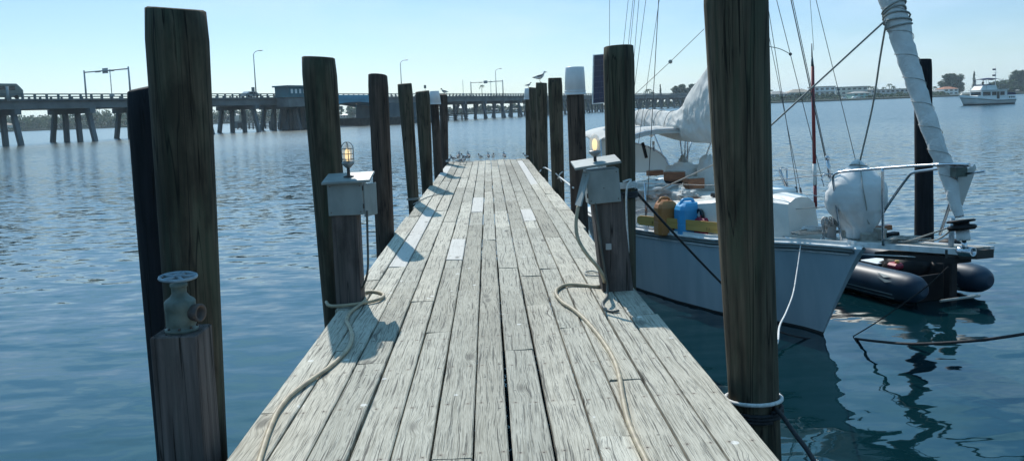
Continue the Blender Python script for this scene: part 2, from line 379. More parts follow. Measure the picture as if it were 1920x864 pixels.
    def build(s, name, mats, origin=(0, 0, 0), parent=None, recalc=True, loc=None):
        me = bpy.data.meshes.new(name); o0 = Vector(origin)
        me.from_pydata([tuple(v-o0) for v in s.v], [], s.f)
        if not isinstance(mats, (list, tuple)): mats = [mats]
        for x in mats: me.materials.append(M[x] if isinstance(x, str) else x)
        me.polygons.foreach_set('material_index', s.m); me.polygons.foreach_set('use_smooth', s.sm)
        if recalc:
            bm = bmesh.new(); bm.from_mesh(me); bmesh.ops.recalc_face_normals(bm, faces=bm.faces); bm.to_mesh(me); bm.free()
        o = bpy.data.objects.new(name, me); COL.objects.link(o)
        if parent is not None: o.parent = parent
        elif loc is not None: o.location = loc
        else: o.location = o0
        return o
ORG = {}
def thing(name, label, cat, loc=(0, 0, 0), group=None, kind=None):
    o = bpy.data.objects.new(name, None); COL.objects.link(o); o.location = loc; o.empty_display_size = .1
    o['label'] = label; o['category'] = cat
    if group: o['group'] = group
    if kind: o['kind'] = kind
    ORG[o.name] = Vector(loc); return o
def part(mb, name, mats, par, label=None, recalc=True):
    o = mb.build(name, mats, ORG[par.name], par, recalc); ORG[o.name] = ORG[par.name]
    if label: o['label'] = label
    return o
def single(mb, name, mats, label, cat, org, group=None, kind=None, recalc=True):
    o = mb.build(name, mats, org, None, recalc); ORG[o.name] = Vector(org)
    o['label'] = label; o['category'] = cat
    if group: o['group'] = group
    if kind: o['kind'] = kind
    return o
def structure(mb, name, mats, org=(0, 0, 0)):
    o = mb.build(name, mats, org); o['kind'] = 'structure'; return o
def copy_tree(o, par=None):
    c = o.copy(); COL.objects.link(c); c.parent = par
    for ch in list(o.children): copy_tree(ch, c)
    return c
def frame(o, x, y, z=None):
    x = Vector(x).normalized(); y = Vector(y); z = x.cross(y).normalized(); y = z.cross(x)
    m = Matrix((x, y, z)).transposed().to_4x4(); m.translation = Vector(o); return m
# ------------------------------------------------------------------ sky, sun
SUN_EL, SUN_AZ = 44.0, -15.0       # azimuth measured from +Y towards +X
w = bpy.data.worlds.new('World'); scene.world = w; w.use_nodes = True
nt = w.node_tree; bg = nt.nodes['Background']; L = nt.links.new
sky = nd(nt, 'ShaderNodeTexSky'); sky.sky_type = 'NISHITA'; sky.sun_disc = False
sky.sun_elevation = R(SUN_EL); sky.sun_rotation = R(SUN_AZ)
sky.air_density = 1.0; sky.dust_density = 0.35; sky.ozone_density = 2.2; sky.altitude = 0
tc = nd(nt, 'ShaderNodeTexCoord'); sx = nd(nt, 'ShaderNodeSeparateXYZ'); L(tc.outputs['Generated'], sx.inputs[0])
mp = nd(nt, 'ShaderNodeMapping'); mp.inputs['Scale'].default_value = (2.2, 2.2, 9); L(tc.outputs['Generated'], mp.inputs[0])
n = nd(nt, 'ShaderNodeTexNoise'); n.inputs['Scale'].default_value = 1.6; n.inputs['Detail'].default_value = 6; n.inputs['Roughness'].default_value = .55
L(mp.outputs[0], n.inputs['Vector'])
cf = math_node(nt, 'MULTIPLY', math_node(nt, 'SUBTRACT', n.outputs['Fac'], .46), 3.0, True)
c = mixc(nt, math_node(nt, 'MULTIPLY', cf, .6), sky.outputs[0], (9.0, 9.4, 9.6))
lowf = math_node(nt, 'SUBTRACT', 1, math_node(nt, 'MULTIPLY', sx.outputs[2], 3.2), True)
tint = mixc(nt, lowf, (.80, 1.0, 1.10), (.80, .96, 1.16))
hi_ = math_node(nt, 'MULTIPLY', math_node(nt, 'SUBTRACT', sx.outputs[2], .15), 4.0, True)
tint = mixc(nt, hi_, tint, (.92, 1.66, 1.80))  # blue-cyan boost added to the high sky, out of view, to brighten the water
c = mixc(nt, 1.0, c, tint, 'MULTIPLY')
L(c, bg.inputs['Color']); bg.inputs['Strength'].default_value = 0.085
sd = bpy.data.lights.new('sun', 'SUN'); sd.energy = 4.0; sd.angle = R(.55); sd.color = (1, .955, .88)
so = bpy.data.objects.new('sun', sd); COL.objects.link(so)
az, el = R(SUN_AZ), R(SUN_EL)
SD = Vector((math.sin(az)*math.cos(el), math.cos(az)*math.cos(el), math.sin(el)))
so.rotation_euler = (-SD).to_track_quat('-Z', 'Y').to_euler(); so.location = SD*40+Vector((0, 0, 10))
scene.view_settings.view_transform = 'Standard'; scene.view_settings.look = 'None'
scene.view_settings.exposure = 0.28; scene.view_settings.gamma = 1
cy = scene.cycles
cy.max_bounces = 8; cy.volume_bounces = 1; cy.transparent_max_bounces = 12; cy.caustics_reflective = False; cy.caustics_refractive = False
cy.sample_clamp_indirect = 4; cy.volume_step_rate = 5
# ------------------------------------------------------------------ water
def water_material():
    m, nt, b = new_mat('harbour_water'); L = nt.links.new
    b.inputs['Base Color'].default_value = (.002, .018, .024, 1); b.inputs['Roughness'].default_value = .035; b.inputs['IOR'].default_value = 1.52; b.inputs['Specular Tint'].default_value = (.68, 1, .98, 1)
    tc = nd(nt, 'ShaderNodeTexCoord')
    def nz(s, detail, rough, rot=0, dist=0.0):
        mp = nd(nt, 'ShaderNodeMapping'); mp.inputs['Scale'].default_value = s; mp.inputs['Rotation'].default_value = (0, 0, rot)
        L(tc.outputs['Object'], mp.inputs[0])
        n = nd(nt, 'ShaderNodeTexNoise'); n.inputs['Scale'].default_value = 1; n.inputs['Detail'].default_value = detail
        n.inputs['Roughness'].default_value = rough; n.inputs['Distortion'].default_value = dist; L(mp.outputs[0], n.inputs['Vector'])
        v = nd(nt, 'ShaderNodeVectorMath', operation='SUBTRACT'); L(n.outputs['Color'], v.inputs[0]); v.inputs[1].default_value = (.5, .5, .5); return v.outputs[0], n.outputs['Fac']
    def sc(v, k):
        n = nd(nt, 'ShaderNodeVectorMath', operation='SCALE'); L(v, n.inputs[0])
        if isinstance(k, (int, float)): n.inputs['Scale'].default_value = k
        else: L(k, n.inputs['Scale'])
        return n.outputs[0]
    def add(a, c):
        n = nd(nt, 'ShaderNodeVectorMath', operation='ADD'); L(a, n.inputs[0]); L(c, n.inputs[1]); return n.outputs[0]
    # wave slopes from vector noise: long swell, ripples, fine chop (chop grows on the open water)
    sx = nd(nt, 'ShaderNodeSeparateXYZ'); L(tc.outputs['Object'], sx.inputs[0])
    far = math_node(nt, 'MULTIPLY', math_node(nt, 'SUBTRACT', sx.outputs[1], 9.0), .03, True)
    _, patch = nz((.02, .06, 1), 3, .5)
    pk = math_node(nt, 'ADD', .55, math_node(nt, 'MULTIPLY', patch, .9))
    gain = math_node(nt, 'MULTIPLY', pk, math_node(nt, 'ADD', WN, math_node(nt, 'MULTIPLY', far, WF)))
    s1 = sc(nz((.35, 1.0, 1), 2, .5, .12)[0], .10); s2 = sc(nz((1.1, 2.9, 1), 3, .5, -.10, .2)[0], WR); s3 = sc(nz((2.4, 6.0, 1), 4, .55, .2)[0], gain)
    v = add(add(s1, s2), s3)
    mu = nd(nt, 'ShaderNodeVectorMath', operation='MULTIPLY'); L(v, mu.inputs[0]); mu.inputs[1].default_value = (.9, 1.0, 0)
    L(math_node(nt, 'ADD', .035, math_node(nt, 'MULTIPLY', math_node(nt, 'MULTIPLY', math_node(nt, 'SUBTRACT', sx.outputs[1], 15.0), .012, True), .17)), b.inputs['Roughness'])
    ad = nd(nt, 'ShaderNodeVectorMath', operation='ADD'); L(mu.outputs[0], ad.inputs[0]); ad.inputs[1].default_value = (0, 0, 1)
    no = nd(nt, 'ShaderNodeVectorMath', operation='NORMALIZE'); L(ad.outputs[0], no.inputs[0]); L(no.outputs[0], b.inputs['Normal'])
    return m
WN, WF, WR = .09, .95, .27
M['water'] = water_material()
mb = MB(); S = 3400
xs = [-S, -300, -60, 0, 60, 300, S]
for i in range(6):
    for j in range(6):
        mb.quad((xs[i], xs[j], 0), (xs[i+1], xs[j], 0), (xs[i+1], xs[j+1], 0), (xs[i], xs[j+1], 0))
structure(mb, 'water', 'water')
mb = MB().quad((-S, -S, -6), (S, -S, -6), (S, S, -6), (-S, S, -6)); structure(mb, 'seabed', 'land')
# haze
HAZE = 0.00017
hm = bpy.data.materials.new('haze_air'); hm.use_nodes = True; hn = hm.node_tree
for x in list(hn.nodes):
    if x.type != 'OUTPUT_MATERIAL': hn.nodes.remove(x)
pv = hn.nodes.new('ShaderNodeVolumePrincipled'); pv.inputs['Color'].default_value = (.74, .90, 1.0, 1)
pv.inputs['Density'].default_value = HAZE; pv.inputs['Anisotropy'].default_value = .35
hn.links.new(pv.outputs[0], hn.nodes['Material Output'].inputs['Volume'])
mb = MB().box((-S-60, -S-60, -7), (S+60, S+60, 46)); o = mb.build('haze', [hm]); o['kind'] = 'stuff'; o['label'] = 'thin pale sea haze over the water'; o['category'] = 'haze'
# ------------------------------------------------------------------ dock
XL, XR, Y0, Y1 = -1.235, 1.155, -1.6, 24.1
dock = thing('dock', 'weathered grey plank dock running straight out over the water', 'dock', (0, 8, 0))
rnd = random.Random(5)
NC = 13
edges = [XL+(XR-XL)*i/NC+(rnd.uniform(-.012, .012) if 0 < i < NC else 0) for i in range(NC+1)]
planks = []   # x0,x1,y0,y1,newer
special = {  # column -> list of (y0,y1) newer boards read off the photo
 3: [(7.9, 8.75)], 4: [(12.6, 14.4)], 8: [(11.25, 12.6)]}
special = {}
def colat(px, py):
    p = G(px, py, ZD); return max(0, min(NC-1, int((p.x-XL)/(XR-XL)*NC))), p.y
for (px, ya, yb) in ((850, 487, 449), (888, 398, 371), (985, 414, 392), (742, 500, 436), (832, 330, 312), (1000, 345, 300), (770, 440, 395)):
    c, a = colat(px, ya); _, b2 = colat(px, yb); special.setdefault(c, []).append((a, b2))
for c in range(NC):
    spl = sorted(special.get(c, []))
    y = Y0-rnd.uniform(0, 1.5); cuts = []
    while y < Y1:
        ln = rnd.choice([1.2, 1.8, 2.4, 2.4, 3.0, 3.6])*rnd.uniform(.85, 1.1)
        y2 = y+ln; nw = 0
        for a, b2 in spl:
            if y < a-.1 and y2 > a-.3: y2 = a
            if abs(y-a) < .02: y2 = b2; nw = 1
        y2 = min(y2, Y1 + rnd.uniform(-.03, .03)) if y2 > Y1-.4 else y2
        planks.append((edges[c], edges[c+1], y, y2, nw)); y = y2
        if y2 >= Y1-.1: break
mb = MB(); attr = []
for (a, b2, ya, yb, nw) in planks:
    g = rnd.uniform(.004, .008); g2 = .003; z = rnd.uniform(-.004, .004); nseg = max(1, int((yb-ya)/.4))
    if a == XL: a += rnd.uniform(-.03, .012)
    if abs(b2-XR) < 1e-6: b2 += rnd.uniform(-.012, .03)
    cup = rnd.uniform(-.003, .002); rings = []
    tw0, tw1 = rnd.uniform(-.0035, .0035), rnd.uniform(-.0035, .0035); bow = rnd.uniform(-.004, .004)
    for i in range(nseg+1):
        t = i/nseg; yy = ya+g2+(yb-ya-2*g2)*t; bo = bow*math.sin(t*math.pi)
        x0 = a+g+bo+rnd.uniform(-.0016, .0016); x1 = b2-g+bo+rnd.uniform(-.0016, .0016); tw = tw0*(1-t)+tw1*t; zz = z+ZD; e = .006
        rings.append([(x0, yy, zz-.045), (x0, yy, zz-e-tw), (x0+e, yy, zz-tw), ((x0+x1)/2, yy, zz+cup), (x1-e, yy, zz+tw), (x1, yy, zz-e+tw), (x1, yy, zz-.045)])
    xc_ = (a+b2)/2; n0 = len(mb.f); mb.loft(rings, 0, True, False); rr = (rnd.random(), rnd.random(), rnd.random())
    attr += [(rr, nw, xc_)]*(len(mb.f)-n0)
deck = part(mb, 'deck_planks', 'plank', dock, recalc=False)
me = deck.data
bm = bmesh.new(); bm.from_mesh(me); bmesh.ops.recalc_face_normals(bm, faces=bm.faces); bm.to_mesh(me); bm.free()
ca = me.color_attributes.new('rnd', 'FLOAT_COLOR', 'CORNER'); nb = me.attributes.new('newer', 'FLOAT', 'FACE'); xa = me.attributes.new('midx', 'FLOAT', 'FACE')
for p in me.polygons:
    rr, nw, xc_ = attr[p.index]; nb.data[p.index].value = nw; xa.data[p.index].value = xc_
    for li in p.loop_indices: ca.data[li].color = (*rr, 1)
for x in (XL+.04, -.42, .38, XR-.09):
    part(MB().box((x, Y0, ZD-.29), (x+.05, Y1-.04, ZD-.052)), 'stringer', 'stringer', dock)
for i in range(9):
    y = .6+i*2.95; part(MB().box((XL-.06, y, ZD-.5), (XR+.06, y+.08, ZD-.293)), 'cross_beam', 'stringer', dock)
# ------------------------------------------------------------------ pilings
def piling(top, Y, bot, label, m='pile', zb=-1.4, name='wooden_piling', seed=0):
    (l, r, ty), (l2, r2, by) = top, bot
    rn = random.Random(seed); T = P((l+r)/2, ty, Y); B = P((l2+r2)/2, by, Y)
    rt = (r-l)/2*Y/F; rb = (r2-l2)/2*Y/F
    k = (zb-T.z)/(B.z-T.z); E = T+(B-T)*k; re = rb if k > 1 else rb
    base = Vector((T+(B-T)*((0-T.z)/(B.z-T.z))))
    rings = []; n = 28; N = 34; tilt = (rn.uniform(-.02, .02), rn.uniform(-.02, .02))
    for i in range(N+1):
        t = i/N; p = T.lerp(E, t); rr = rt+(rb-rt)*min(1, t*k)
        ring = []
        for j in range(n):
            a = 2*math.pi*j/n; q = Vector((math.cos(a)*1.1, math.sin(a)*1.1, p.z*.55+seed*7.3))
            d = noise.noise(q)*.055+noise.noise(Vector((math.cos(a)*4, math.sin(a)*4, p.z*.9+seed)))*.02
            if i == 0: d -= .05+.05*abs(noise.noise(Vector((math.cos(a)*5, math.sin(a)*5, seed*3.3))))
            if i == 0 or i == 1: pass
            r0 = rr*(1+d)
            ring.append(Vector((p.x+r0*math.cos(a), p.y+r0*math.sin(a), p.z+(tilt[0]*math.cos(a)+tilt[1]*math.sin(a))*(1 if i < 2 else 0)-(0 if i else -.0))))
        rings.append(ring)
    r1 = [T+(v-T)*.9 for v in rings[0]]; rings.insert(0, [v+Vector((0, 0, .008)) for v in r1])
    mb = MB().loft(rings)
    return single(mb, name, m, label, 'piling', base, group='wooden pilings along the dock'), T, B, rt
PL = {}
def pl(key, *a, **k): PL[key] = piling(*a, seed=len(PL)+1, **k)
pl('L1', (275, 385, 19), 3.98, (326, 423, 800), 'tall green-brown round piling behind the valve post, nearest on the left side', m='pile_green')
pl('L1b', (238, 326, 165), 4.72, (296, 376, 830), 'near-black shorter piling close behind the nearest left piling', m='pile_black')
pl('L2', (565, 628, 109), 6.95, (607, 660, 588), 'green-stained round piling directly behind the left grey electrical box', m='pile_green')
pl('L3', (690, 727, 142), 10.2, (705, 740, 455), 'dark round piling just past the left lamp, casting a wide shadow on the planks', m='pile_red')
pl('L4', (745, 773, 158), 13.6, (766, 786, 390), 'slanting dark piling fourth out along the left edge of the dock')
pl('L5', (778, 806, 172), 16.5, (791, 812, 355), 'dark piling right beside the one wearing a white cap on the left side')
pl('L6', (806, 821, 178), 20.0, (814, 831, 325), 'thin dark piling under a white bucket cap, left side of the dock', m='pile_red')
pl('L7', (823, 839, 178), 23.3, (828, 841, 302), 'last left piling at the far end of the dock, bird on its top', m='pile_red')
pl('R1', (1318, 1437, -45), 4.16, (1366, 1460, 760), 'massive piling rising out of the picture on the right, white rope round its foot', m='pile_green')
pl('R2', (1131, 1188, 88), 7.35, (1142, 1193, 550), 'thick green-brown piling right behind the right grey electrical box', m='pile_green')
pl('R3', (1062, 1095, 172), 11.75, (1072, 1104, 430), 'brown piling wearing an upturned white bucket on the right side', m='pile_red')
pl('R4', (1027, 1054, 147), 15.0, (1036, 1059, 385), 'green-grey piling between the bucket piling and the gull piling')
pl('R5', (1004, 1026, 156), 18.8, (1010, 1028, 345), 'slim dark piling with the large gull standing on it')
pl('R6', (991, 1009, 165), 21.4, (1001, 1015, 325), 'thin dark piling behind and left of the gull piling')
pl('R7', (985, 996, 170), 24.0, (986, 1000, 302), 'last right piling at the far end of the dock under a white cap')
pl('FR', (1716, 1746, 112), 13.0, (1716, 1750, 440), 'lone black piling standing in the water beyond the bow of the sailboat', m='pile_black')
# buckets upside down on pilings
def bucket(top, bot, Y, label, seed=0):
    T = P((top[0]+top[1])/2, top[2], Y); B = P((bot[0]+bot[1])/2, bot[2], Y); rt = (top[1]-top[0])/2*Y/F; rb = (bot[1]-bot[0])/2*Y/F
    h = T.z-B.z; t = thing('bucket', label, 'bucket', B, group='white buckets capping pilings')
    pr = [(rb*.93, .03), (rb*.95, .12*h), (rb*.955, .121*h), (rt+(rb-rt)*.3, .72*h), (rt, .97*h), (rt*.96, h), (rt*.9, h), (rt*.9, h-.012), (.001, h-.012)]
    part(MB().lathe(pr, B, 28, caps=False, axis=(T-B)), 'bucket_shell', 'bucket', t)
    pr = [(rb*.94, 0), (rb, 0), (rb, .05*h), (rb*.96, .055*h), (rb*.96, .11*h), (rb, .115*h), (rb, .15*h), (rb*.95, .155*h)]
    part(MB().lathe(pr, B, 28, caps=False, axis=(T-B)), 'bucket_rim', 'bucket', t)
bucket((1060, 1095, 126), (1058, 1099, 178), 11.75, 'large white bucket upturned on the brown piling on the right')
bucket((806, 823, 171), (804, 827, 196), 20.0, 'white bucket cap on a left-hand piling near the far end')
bucket((984, 997, 166), (982, 998, 187), 24.0, 'white bucket cap on the farthest right piling')
# ------------------------------------------------------------------ valve post
Yp = 3.5
A = P(280, 633, Yp); Bq = P(368, 633, Yp); wd = (Bq-A).x
org = Vector((A.x+wd/2, Yp+wd/2, 0)); t = thing('valve_post', 'square weathered post carrying a water valve, front left beside the dock', 'post', org)
zt = A.z
fr = Matrix.Translation(Vector((A.x, Yp, 0)))
mb = MB().box((0, 0, -1.3), (wd, wd*1.0, zt), frame=fr, bev=.006); part(mb, 'post', 'post', t)
vc = Vector((A.x+wd*.52, Yp+wd*.48, zt)); s = Yp/F
prof = [(30*s, 0), (31*s, .006), (31*s, .016), (27*s, .02), (27.5*s, .03), (28*s, .10), (29*s, .104), (29*s, .135), (26*s, .145), (19*s, .156), (14*s, .172), (14*s, .20), (16*s, .204), (16*s, .218), (8*s, .222), (7*s, .240), (3*s, .241)]
part(MB().lathe(prof, vc, 26), 'valve_body', 'valve', t)
op = MB(); o2 = vc+Vector((24*s, -.012, .085))
op.lathe([(15*s, 0), (16*s, .012), (17.5*s, .03), (17.5*s, .046), (12*s, .046), (11*s, .02), (.001, .02)], o2, 20, axis=(1, -.35, 0), caps=False)
part(op, 'outlet', 'stem', t)
wh = MB(); wc = vc+Vector((0, 0, .248)); ax = Vector((.04, -.05, 1)).normalized(); q = Vector((0, 0, 1)).rotation_difference(ax).to_matrix()
rings = []
for i in range(33):
    a = 2*math.pi*i/32; d = q@Vector((math.cos(a), math.sin(a), 0)); c0 = wc+d*33*s; sc = 1+.06*math.cos(a*10)
    rings.append([c0+d*(.008*sc*math.cos(b))+ax*(.008*math.sin(b)) for b in [2*math.pi*k/8 for k in range(8)]])
wh.loft(rings, caps=False)
for i in range(5):
    a = 2*math.pi*i/5+.3; d = q@Vector((math.cos(a), math.sin(a), 0)); wh.tube([wc+d*.008, wc+d*31*s], .0085, 8)
wh.lathe([(.017, -.012), (.018, .008), (.01, .014)], wc, 14, axis=ax)
part(wh, 'hand_wheel', 'wheel', t)
for i in range(8):
    a = 2*math.pi*i/8+.2; mb = MB().lathe([(.006, 0), (.006, .008), (.003, .010)], vc+Vector((.066*math.cos(a), .066*math.sin(a), .017)), 6); part(mb, 'bolt', 'stem', t)
# ------------------------------------------------------------------ power pedestals
def lamp_parts(t, base, H, Rg, cage=True):
    """base = point on the lid; H total height, Rg globe radius"""
    part(MB().lathe([(Rg*.9, 0), (Rg*.9, .006), (Rg*.3, .012), (Rg*.26, H*.27)], base, 12), 'lamp_stem', 'stem', t)
    b2 = base+Vector((0, 0, H*.25))
    hold = part(MB().lathe([(Rg*.35, 0), (Rg*.6, .01), (Rg*1.05, H*.12), (Rg*1.08, H*.17), (Rg*.9, H*.175), (Rg*.8, H*.2)], b2, 18), 'lamp_holder', 'lampbase', t)
    g = base+Vector((0, 0, H*.44))
    gh = H*.5
    gl = part(MB().lathe([(Rg*.8, 0), (Rg*.84, gh*.25), (Rg*.84, gh*.6), (Rg*.72, gh*.82), (Rg*.45, gh*.96), (.001, gh)], g, 18, caps=False), 'lamp_globe', 'globe', t)
    part(MB().lathe([(Rg*.25, 0), (Rg*.4, gh*.12), (Rg*.46, gh*.4), (Rg*.36, gh*.58), (Rg*.15, gh*.68), (.001, gh*.7)], g+Vector((0, 0, .004)), 14, caps=False), 'lamp_bulb', 'bulb', t)
    if cage:
        c = MB()
        for k in (0, 1):
            a = math.pi/2*k+.3; d = Vector((math.cos(a), math.sin(a), 0)); pts = []
            for i in range(17):
                u = math.pi*i/16; zz = gh*.66+math.sin(u)*gh*.42; xx = math.cos(u)*Rg*1.02
                pts.append(g+d*xx+Vector((0, 0, zz)))
            pts = [g+d*Rg*1.02+Vector((0, 0, -.01))]+pts+[g-d*Rg*1.02+Vector((0, 0, -.01))]
            c.tube(pts, .0032, 6)
        for zz in (.12, .42, .7):
            pts = [g+Vector((Rg*1.04*math.cos(a), Rg*1.04*math.sin(a), gh*zz)) for a in [2*math.pi*i/20 for i in range(21)]]
            c.tube(pts, .003, 6, caps=False)
        part(c, 'lamp_cage', 'cage', t)
# left
Yb = 6.3
pA = G(622, 578, ZD); pB = G(678, 572, ZD)
t = thing('power_pedestal', 'grey electrical box with a lit caged lamp, left side of the dock', 'power pedestal', (pA.x+.1, Yb, ZD), group='power pedestals on the dock')
wp = .2; x0 = pB.x-wp; top = P(650, 402, Yb).z
fr = frame((x0+wp/2, pB.y+wp/2, ZD-.3), (1, 0, 0), (0, 1, 0))
fr = Matrix.Translation(Vector((x0+wp/2, pB.y+wp/2, 0)))@Matrix.Rotation(R(-3.2), 4, 'Y')@Matrix.Translation(Vector((0, 0, -ZD))) if 0 else Matrix.Translation(Vector((x0+wp/2, pB.y+wp/2, 0)))
lean = P(645, 402, pB.y)-Vector((x0+wp/2, pB.y, top))
mb = MB(); mb.box((-wp/2, -wp/2, ZD-.35), (wp/2, wp/2, top+.02), frame=fr, bev=.005)
for v in mb.v: v.x += lean.x*(v.z-ZD)/(top-ZD)
part(mb, 'post', 'post', t)
Yx = pB.y-.02; bx0 = P(616, 400, Yx).x; bx1 = P(682, 400, Yx).x; bz0 = P(650, 404, Yx).z; bz1 = P(650, 343, Yx).z
cx = (bx0+bx1)/2
mb = MB().box((bx0, Yx, bz0), (bx1, Yx+.2, bz1), bev=.004); 
for v in mb.v: v.x -= .03*(bz1-v.z)*0
part(mb, 'box', 'box', t)
for u, v_ in ((.08, .1), (.92, .1), (.08, .9), (.92, .9)): part(MB().lathe([(.005, 0), (.004, .003)], (bx0+(bx1-bx0)*u, Yx-.0005, bz0+(bz1-bz0)*v_), 8, axis=(0, -1, 0)), 'screw', 'stem', t)
for v_ in (.2, .75): part(MB().tube([(bx1+.001, Yx+.004, bz0+(bz1-bz0)*v_), (bx1+.001, Yx+.004, bz0+(bz1-bz0)*v_+.035)], .006, 8), 'hinge', 'stem', t)
frd = frame((bx1+.002, Yx+.01, bz0-.02), (.35, .94, 0), (-.94, .35, 0))
dd = MB().box((0, -.012, 0), (.2, .0, bz1-bz0), frame=frd, bev=.003); part(dd, 'open_door', 'box', t)
lid = MB(); lz = bz1+.003
lid.box((bx0-.035, Yx-.04, 0), (bx1+.065, Yx+.25, .02), frame=Matrix.Translation((0, 0, lz)), bev=.003)
for v in lid.v: v.z += (v.y-Yx)*.16+(v.x-cx)*.02
part(lid, 'lid', 'box', t)
lb = P(654, 333, Yx+.1); lb.z = lz+.02+.016
lamp_parts(t, lb, P(654, 265, Yx+.1).z-lb.z, 11*6.3/F)
# right pedestal
pC = G(1150, 547, ZD); Yr = pC.y
t = thing('power_pedestal', 'leaning grey electrical box with an uncaged lit lamp, right side of the dock', 'power pedestal', (pC.x, Yr, ZD), group='power pedestals on the dock')
x0 = P(1131, 545, Yr).x; x1 = P(1188, 545, Yr).x; tz = P(1140, 385, Yr).z; tx = P(1112, 385, Yr).x
mb = MB(); mb.box((x0, Yr, ZD-.35), (x1, Yr+.2, tz+.08), bev=.005)
for v in mb.v: v.x += (tx-x0)*(v.z-ZD)/(tz-ZD)*1.0
part(mb, 'post', 'post', t)
c0 = P(1104, 384, Yr-.03); c1 = P(1165, 378, Yr-.03); c2 = P(1088, 318, Yr-.03)
ux = (c1-c0).normalized(); fr = frame(c0, ux, (0, 1, 0)); hgt = .27
mb = MB(); mb.box((0, 0, 0), ((c1-c0).length, .2, hgt), frame=fr, bev=.004)
part(mb, 'box', 'box', t)
W2 = (c1-c0).length
for u, v_ in ((.08, .1), (.92, .1), (.08, .9), (.92, .9), (.5, .45)): part(MB().lathe([(.005, 0), (.004, .003)], fr@Vector((W2*u, -.0005, hgt*v_)), 8, axis=(0, -1, 0)), 'screw', 'stem', t)
for v_ in (.2, .75): part(MB().tube([fr@Vector((-.003, .004, hgt*v_)), fr@Vector((-.003, .004, hgt*v_+.035))], .006, 8), 'hinge', 'stem', t)
part(MB().box((x0+.03, Yr-.012, ZD+.35), (x0+.075, Yr-.002, ZD+.40)), 'conduit_clamp', 'galv', t)
d0 = P(1080, 386, Yr-.05); d1 = P(1096, 322, Yr-.03)
fd = Matrix.Identity(4)
mb = MB()
pa, pb, pc_, pd = P(1078, 384, Yr-.06), P(1088, 387, Yr-.16), P(1104, 325, Yr-.04), P(1093, 322, Yr)
th = Vector((.012, .006, 0))
pts = [pa, pb, pc_, pd]; mb.add([p for p in pts]+[p+th for p in pts], [(0, 1, 2, 3), (7, 6, 5, 4), (0, 4, 5, 1), (1, 5, 6, 2), (2, 6, 7, 3), (3, 7, 4, 0)], 0, False)
part(mb, 'open_door', 'box', t)
l0 = P(1081, 319, Yr-.06); l1 = P(1163, 306, Yr-.06); fr = frame(l0, l1-l0, (0, 1, .12))
mb = MB().box((-.01, 0, -.002), ((l1-l0).length+.01, .3, .018), frame=fr, bev=.003); part(mb, 'lid', 'box', t)
lb = P(1116, 309, Yr+.08); 
lamp_parts(t, lb, P(1116, 248, Yr+.08).z-lb.z, 11*6.5/F, cage=False)
# conduits and hoses
def hose(name, pts, r, m, label, cat, n=10, spline=8, group=None):
    pts = [Vector(p) for p in pts]; return single(MB().tube(pts, r, n, spline=spline), name, m, label, cat, pts[-1], group)
g = lambda px, py, dz=.014: G(px, py, ZD+dz)
Yh = 6.2
hose('electric_cord', [P(688, 395, Yh), P(689, 440, Yh), P(690, 495, Yh-.02), P(687, 520, Yh), P(680, 538, Yh+.1), g(672, 552)], .009, 'hose_dark', 'dark cord hanging down from the left electrical box', 'cord')
hose('hose', [g(612, 566, .03), g(618, 573, .02), g(640, 573, .02), g(680, 568, .02), g(712, 560, .02), g(719, 552, .015), g(705, 547), g(684, 548), g(683, 556), g(684, 563, .03), g(672, 573), g(656, 586), g(650, 600), g(656, 614), g(660, 630), g(656, 648), g(640, 668), g(612, 692), g(578, 715), g(543, 742), g(520, 772), g(505, 805), g(493, 840), g(480, 885), g(470, 930)], .0135, 'hose', 'tan hose looped round the left post and running down the left planks', 'hose')
hose('hose', [P(1084, 387, Yr-.1), P(1080, 420, Yr-.15), P(1084, 448, Yr-.2), P(1100, 476, Yr-.25), P(1122, 502, Yr-.25), P(1131, 520, Yr-.2), g(1132, 532, .03), g(1120, 537), g(1090, 534), g(1062, 534), g(1045, 542), g(1043, 552), g(1055, 567), g(1075, 580), g(1098, 600), g(1125, 632), g(1148, 668), g(1160, 700), g(1167, 740), g(1177, 785), g(1195, 830), g(1212, 864), g(1225, 905)], .0145, 'hose', 'thick tan hose curving from the right electrical box down the planks', 'hose')
hose('electric_cord', [P(1116, 378, Yr-.02), P(1121, 420, Yr-.03), P(1128, 470, Yr-.03), P(1136, 520, Yr-.03), P(1139, 540, Yr-.04), g(1138, 556), g(1130, 568), g(1134, 578), g(1148, 584), g(1160, 582)], .010, 'hose_dark', 'dark cord running down the face of the right post', 'cord')
hose('short_hose', [g(1127, 512), g(1112, 508), g(1098, 510), g(1100, 515), g(1116, 517), g(1128, 517)], .007, 'rope_grey', 'small pale coil of cord lying by the foot of the right post', 'cord')
# ropes on the dock and pilings
def wrap(c, r, z, n=3, dz=.016, rr=.009, ph=0, drop=0):
    pts = []
    for i in range(n*18+1):
        a = ph+2*math.pi*i/18; pts.append(Vector((c.x+(r+rr)*math.cos(a), c.y+(r+rr)*math.sin(a), z+dz*i/18-drop*math.sin(a))))
    return pts
def axis_at(key, z):
    _, T, B, r = PL[key]; return T+(B-T)*((z-T.z)/(B.z-T.z))
z = P(1410, 748, 4.16).z; c = axis_at('R1', z)
rr = 49*4.16/F
mb = MB().tube(wrap(c, rr, z, 1, .012, .011, .5, drop=.012), .011, 8); single(mb, 'mooring_rope', 'rope', 'white rope ring tied tight round the foot of the massive right piling', 'rope', c)
z2 = z-.035
mb = MB().tube(wrap(axis_at('R1', z2), rr, z2, 3, -.017, .011, -1.2, drop=.008), .011, 8)
mb.tube([P(1452, 764, 4.05), P(1466, 778, 3.98), P(1490, 812, 3.8), P(1515, 845, 3.65), P(1535, 880, 3.5)], .012, 8, spline=5)
single(mb, 'mooring_rope', 'rope_black', 'black rope wound under the white ring and leading down out of the picture', 'rope', c)
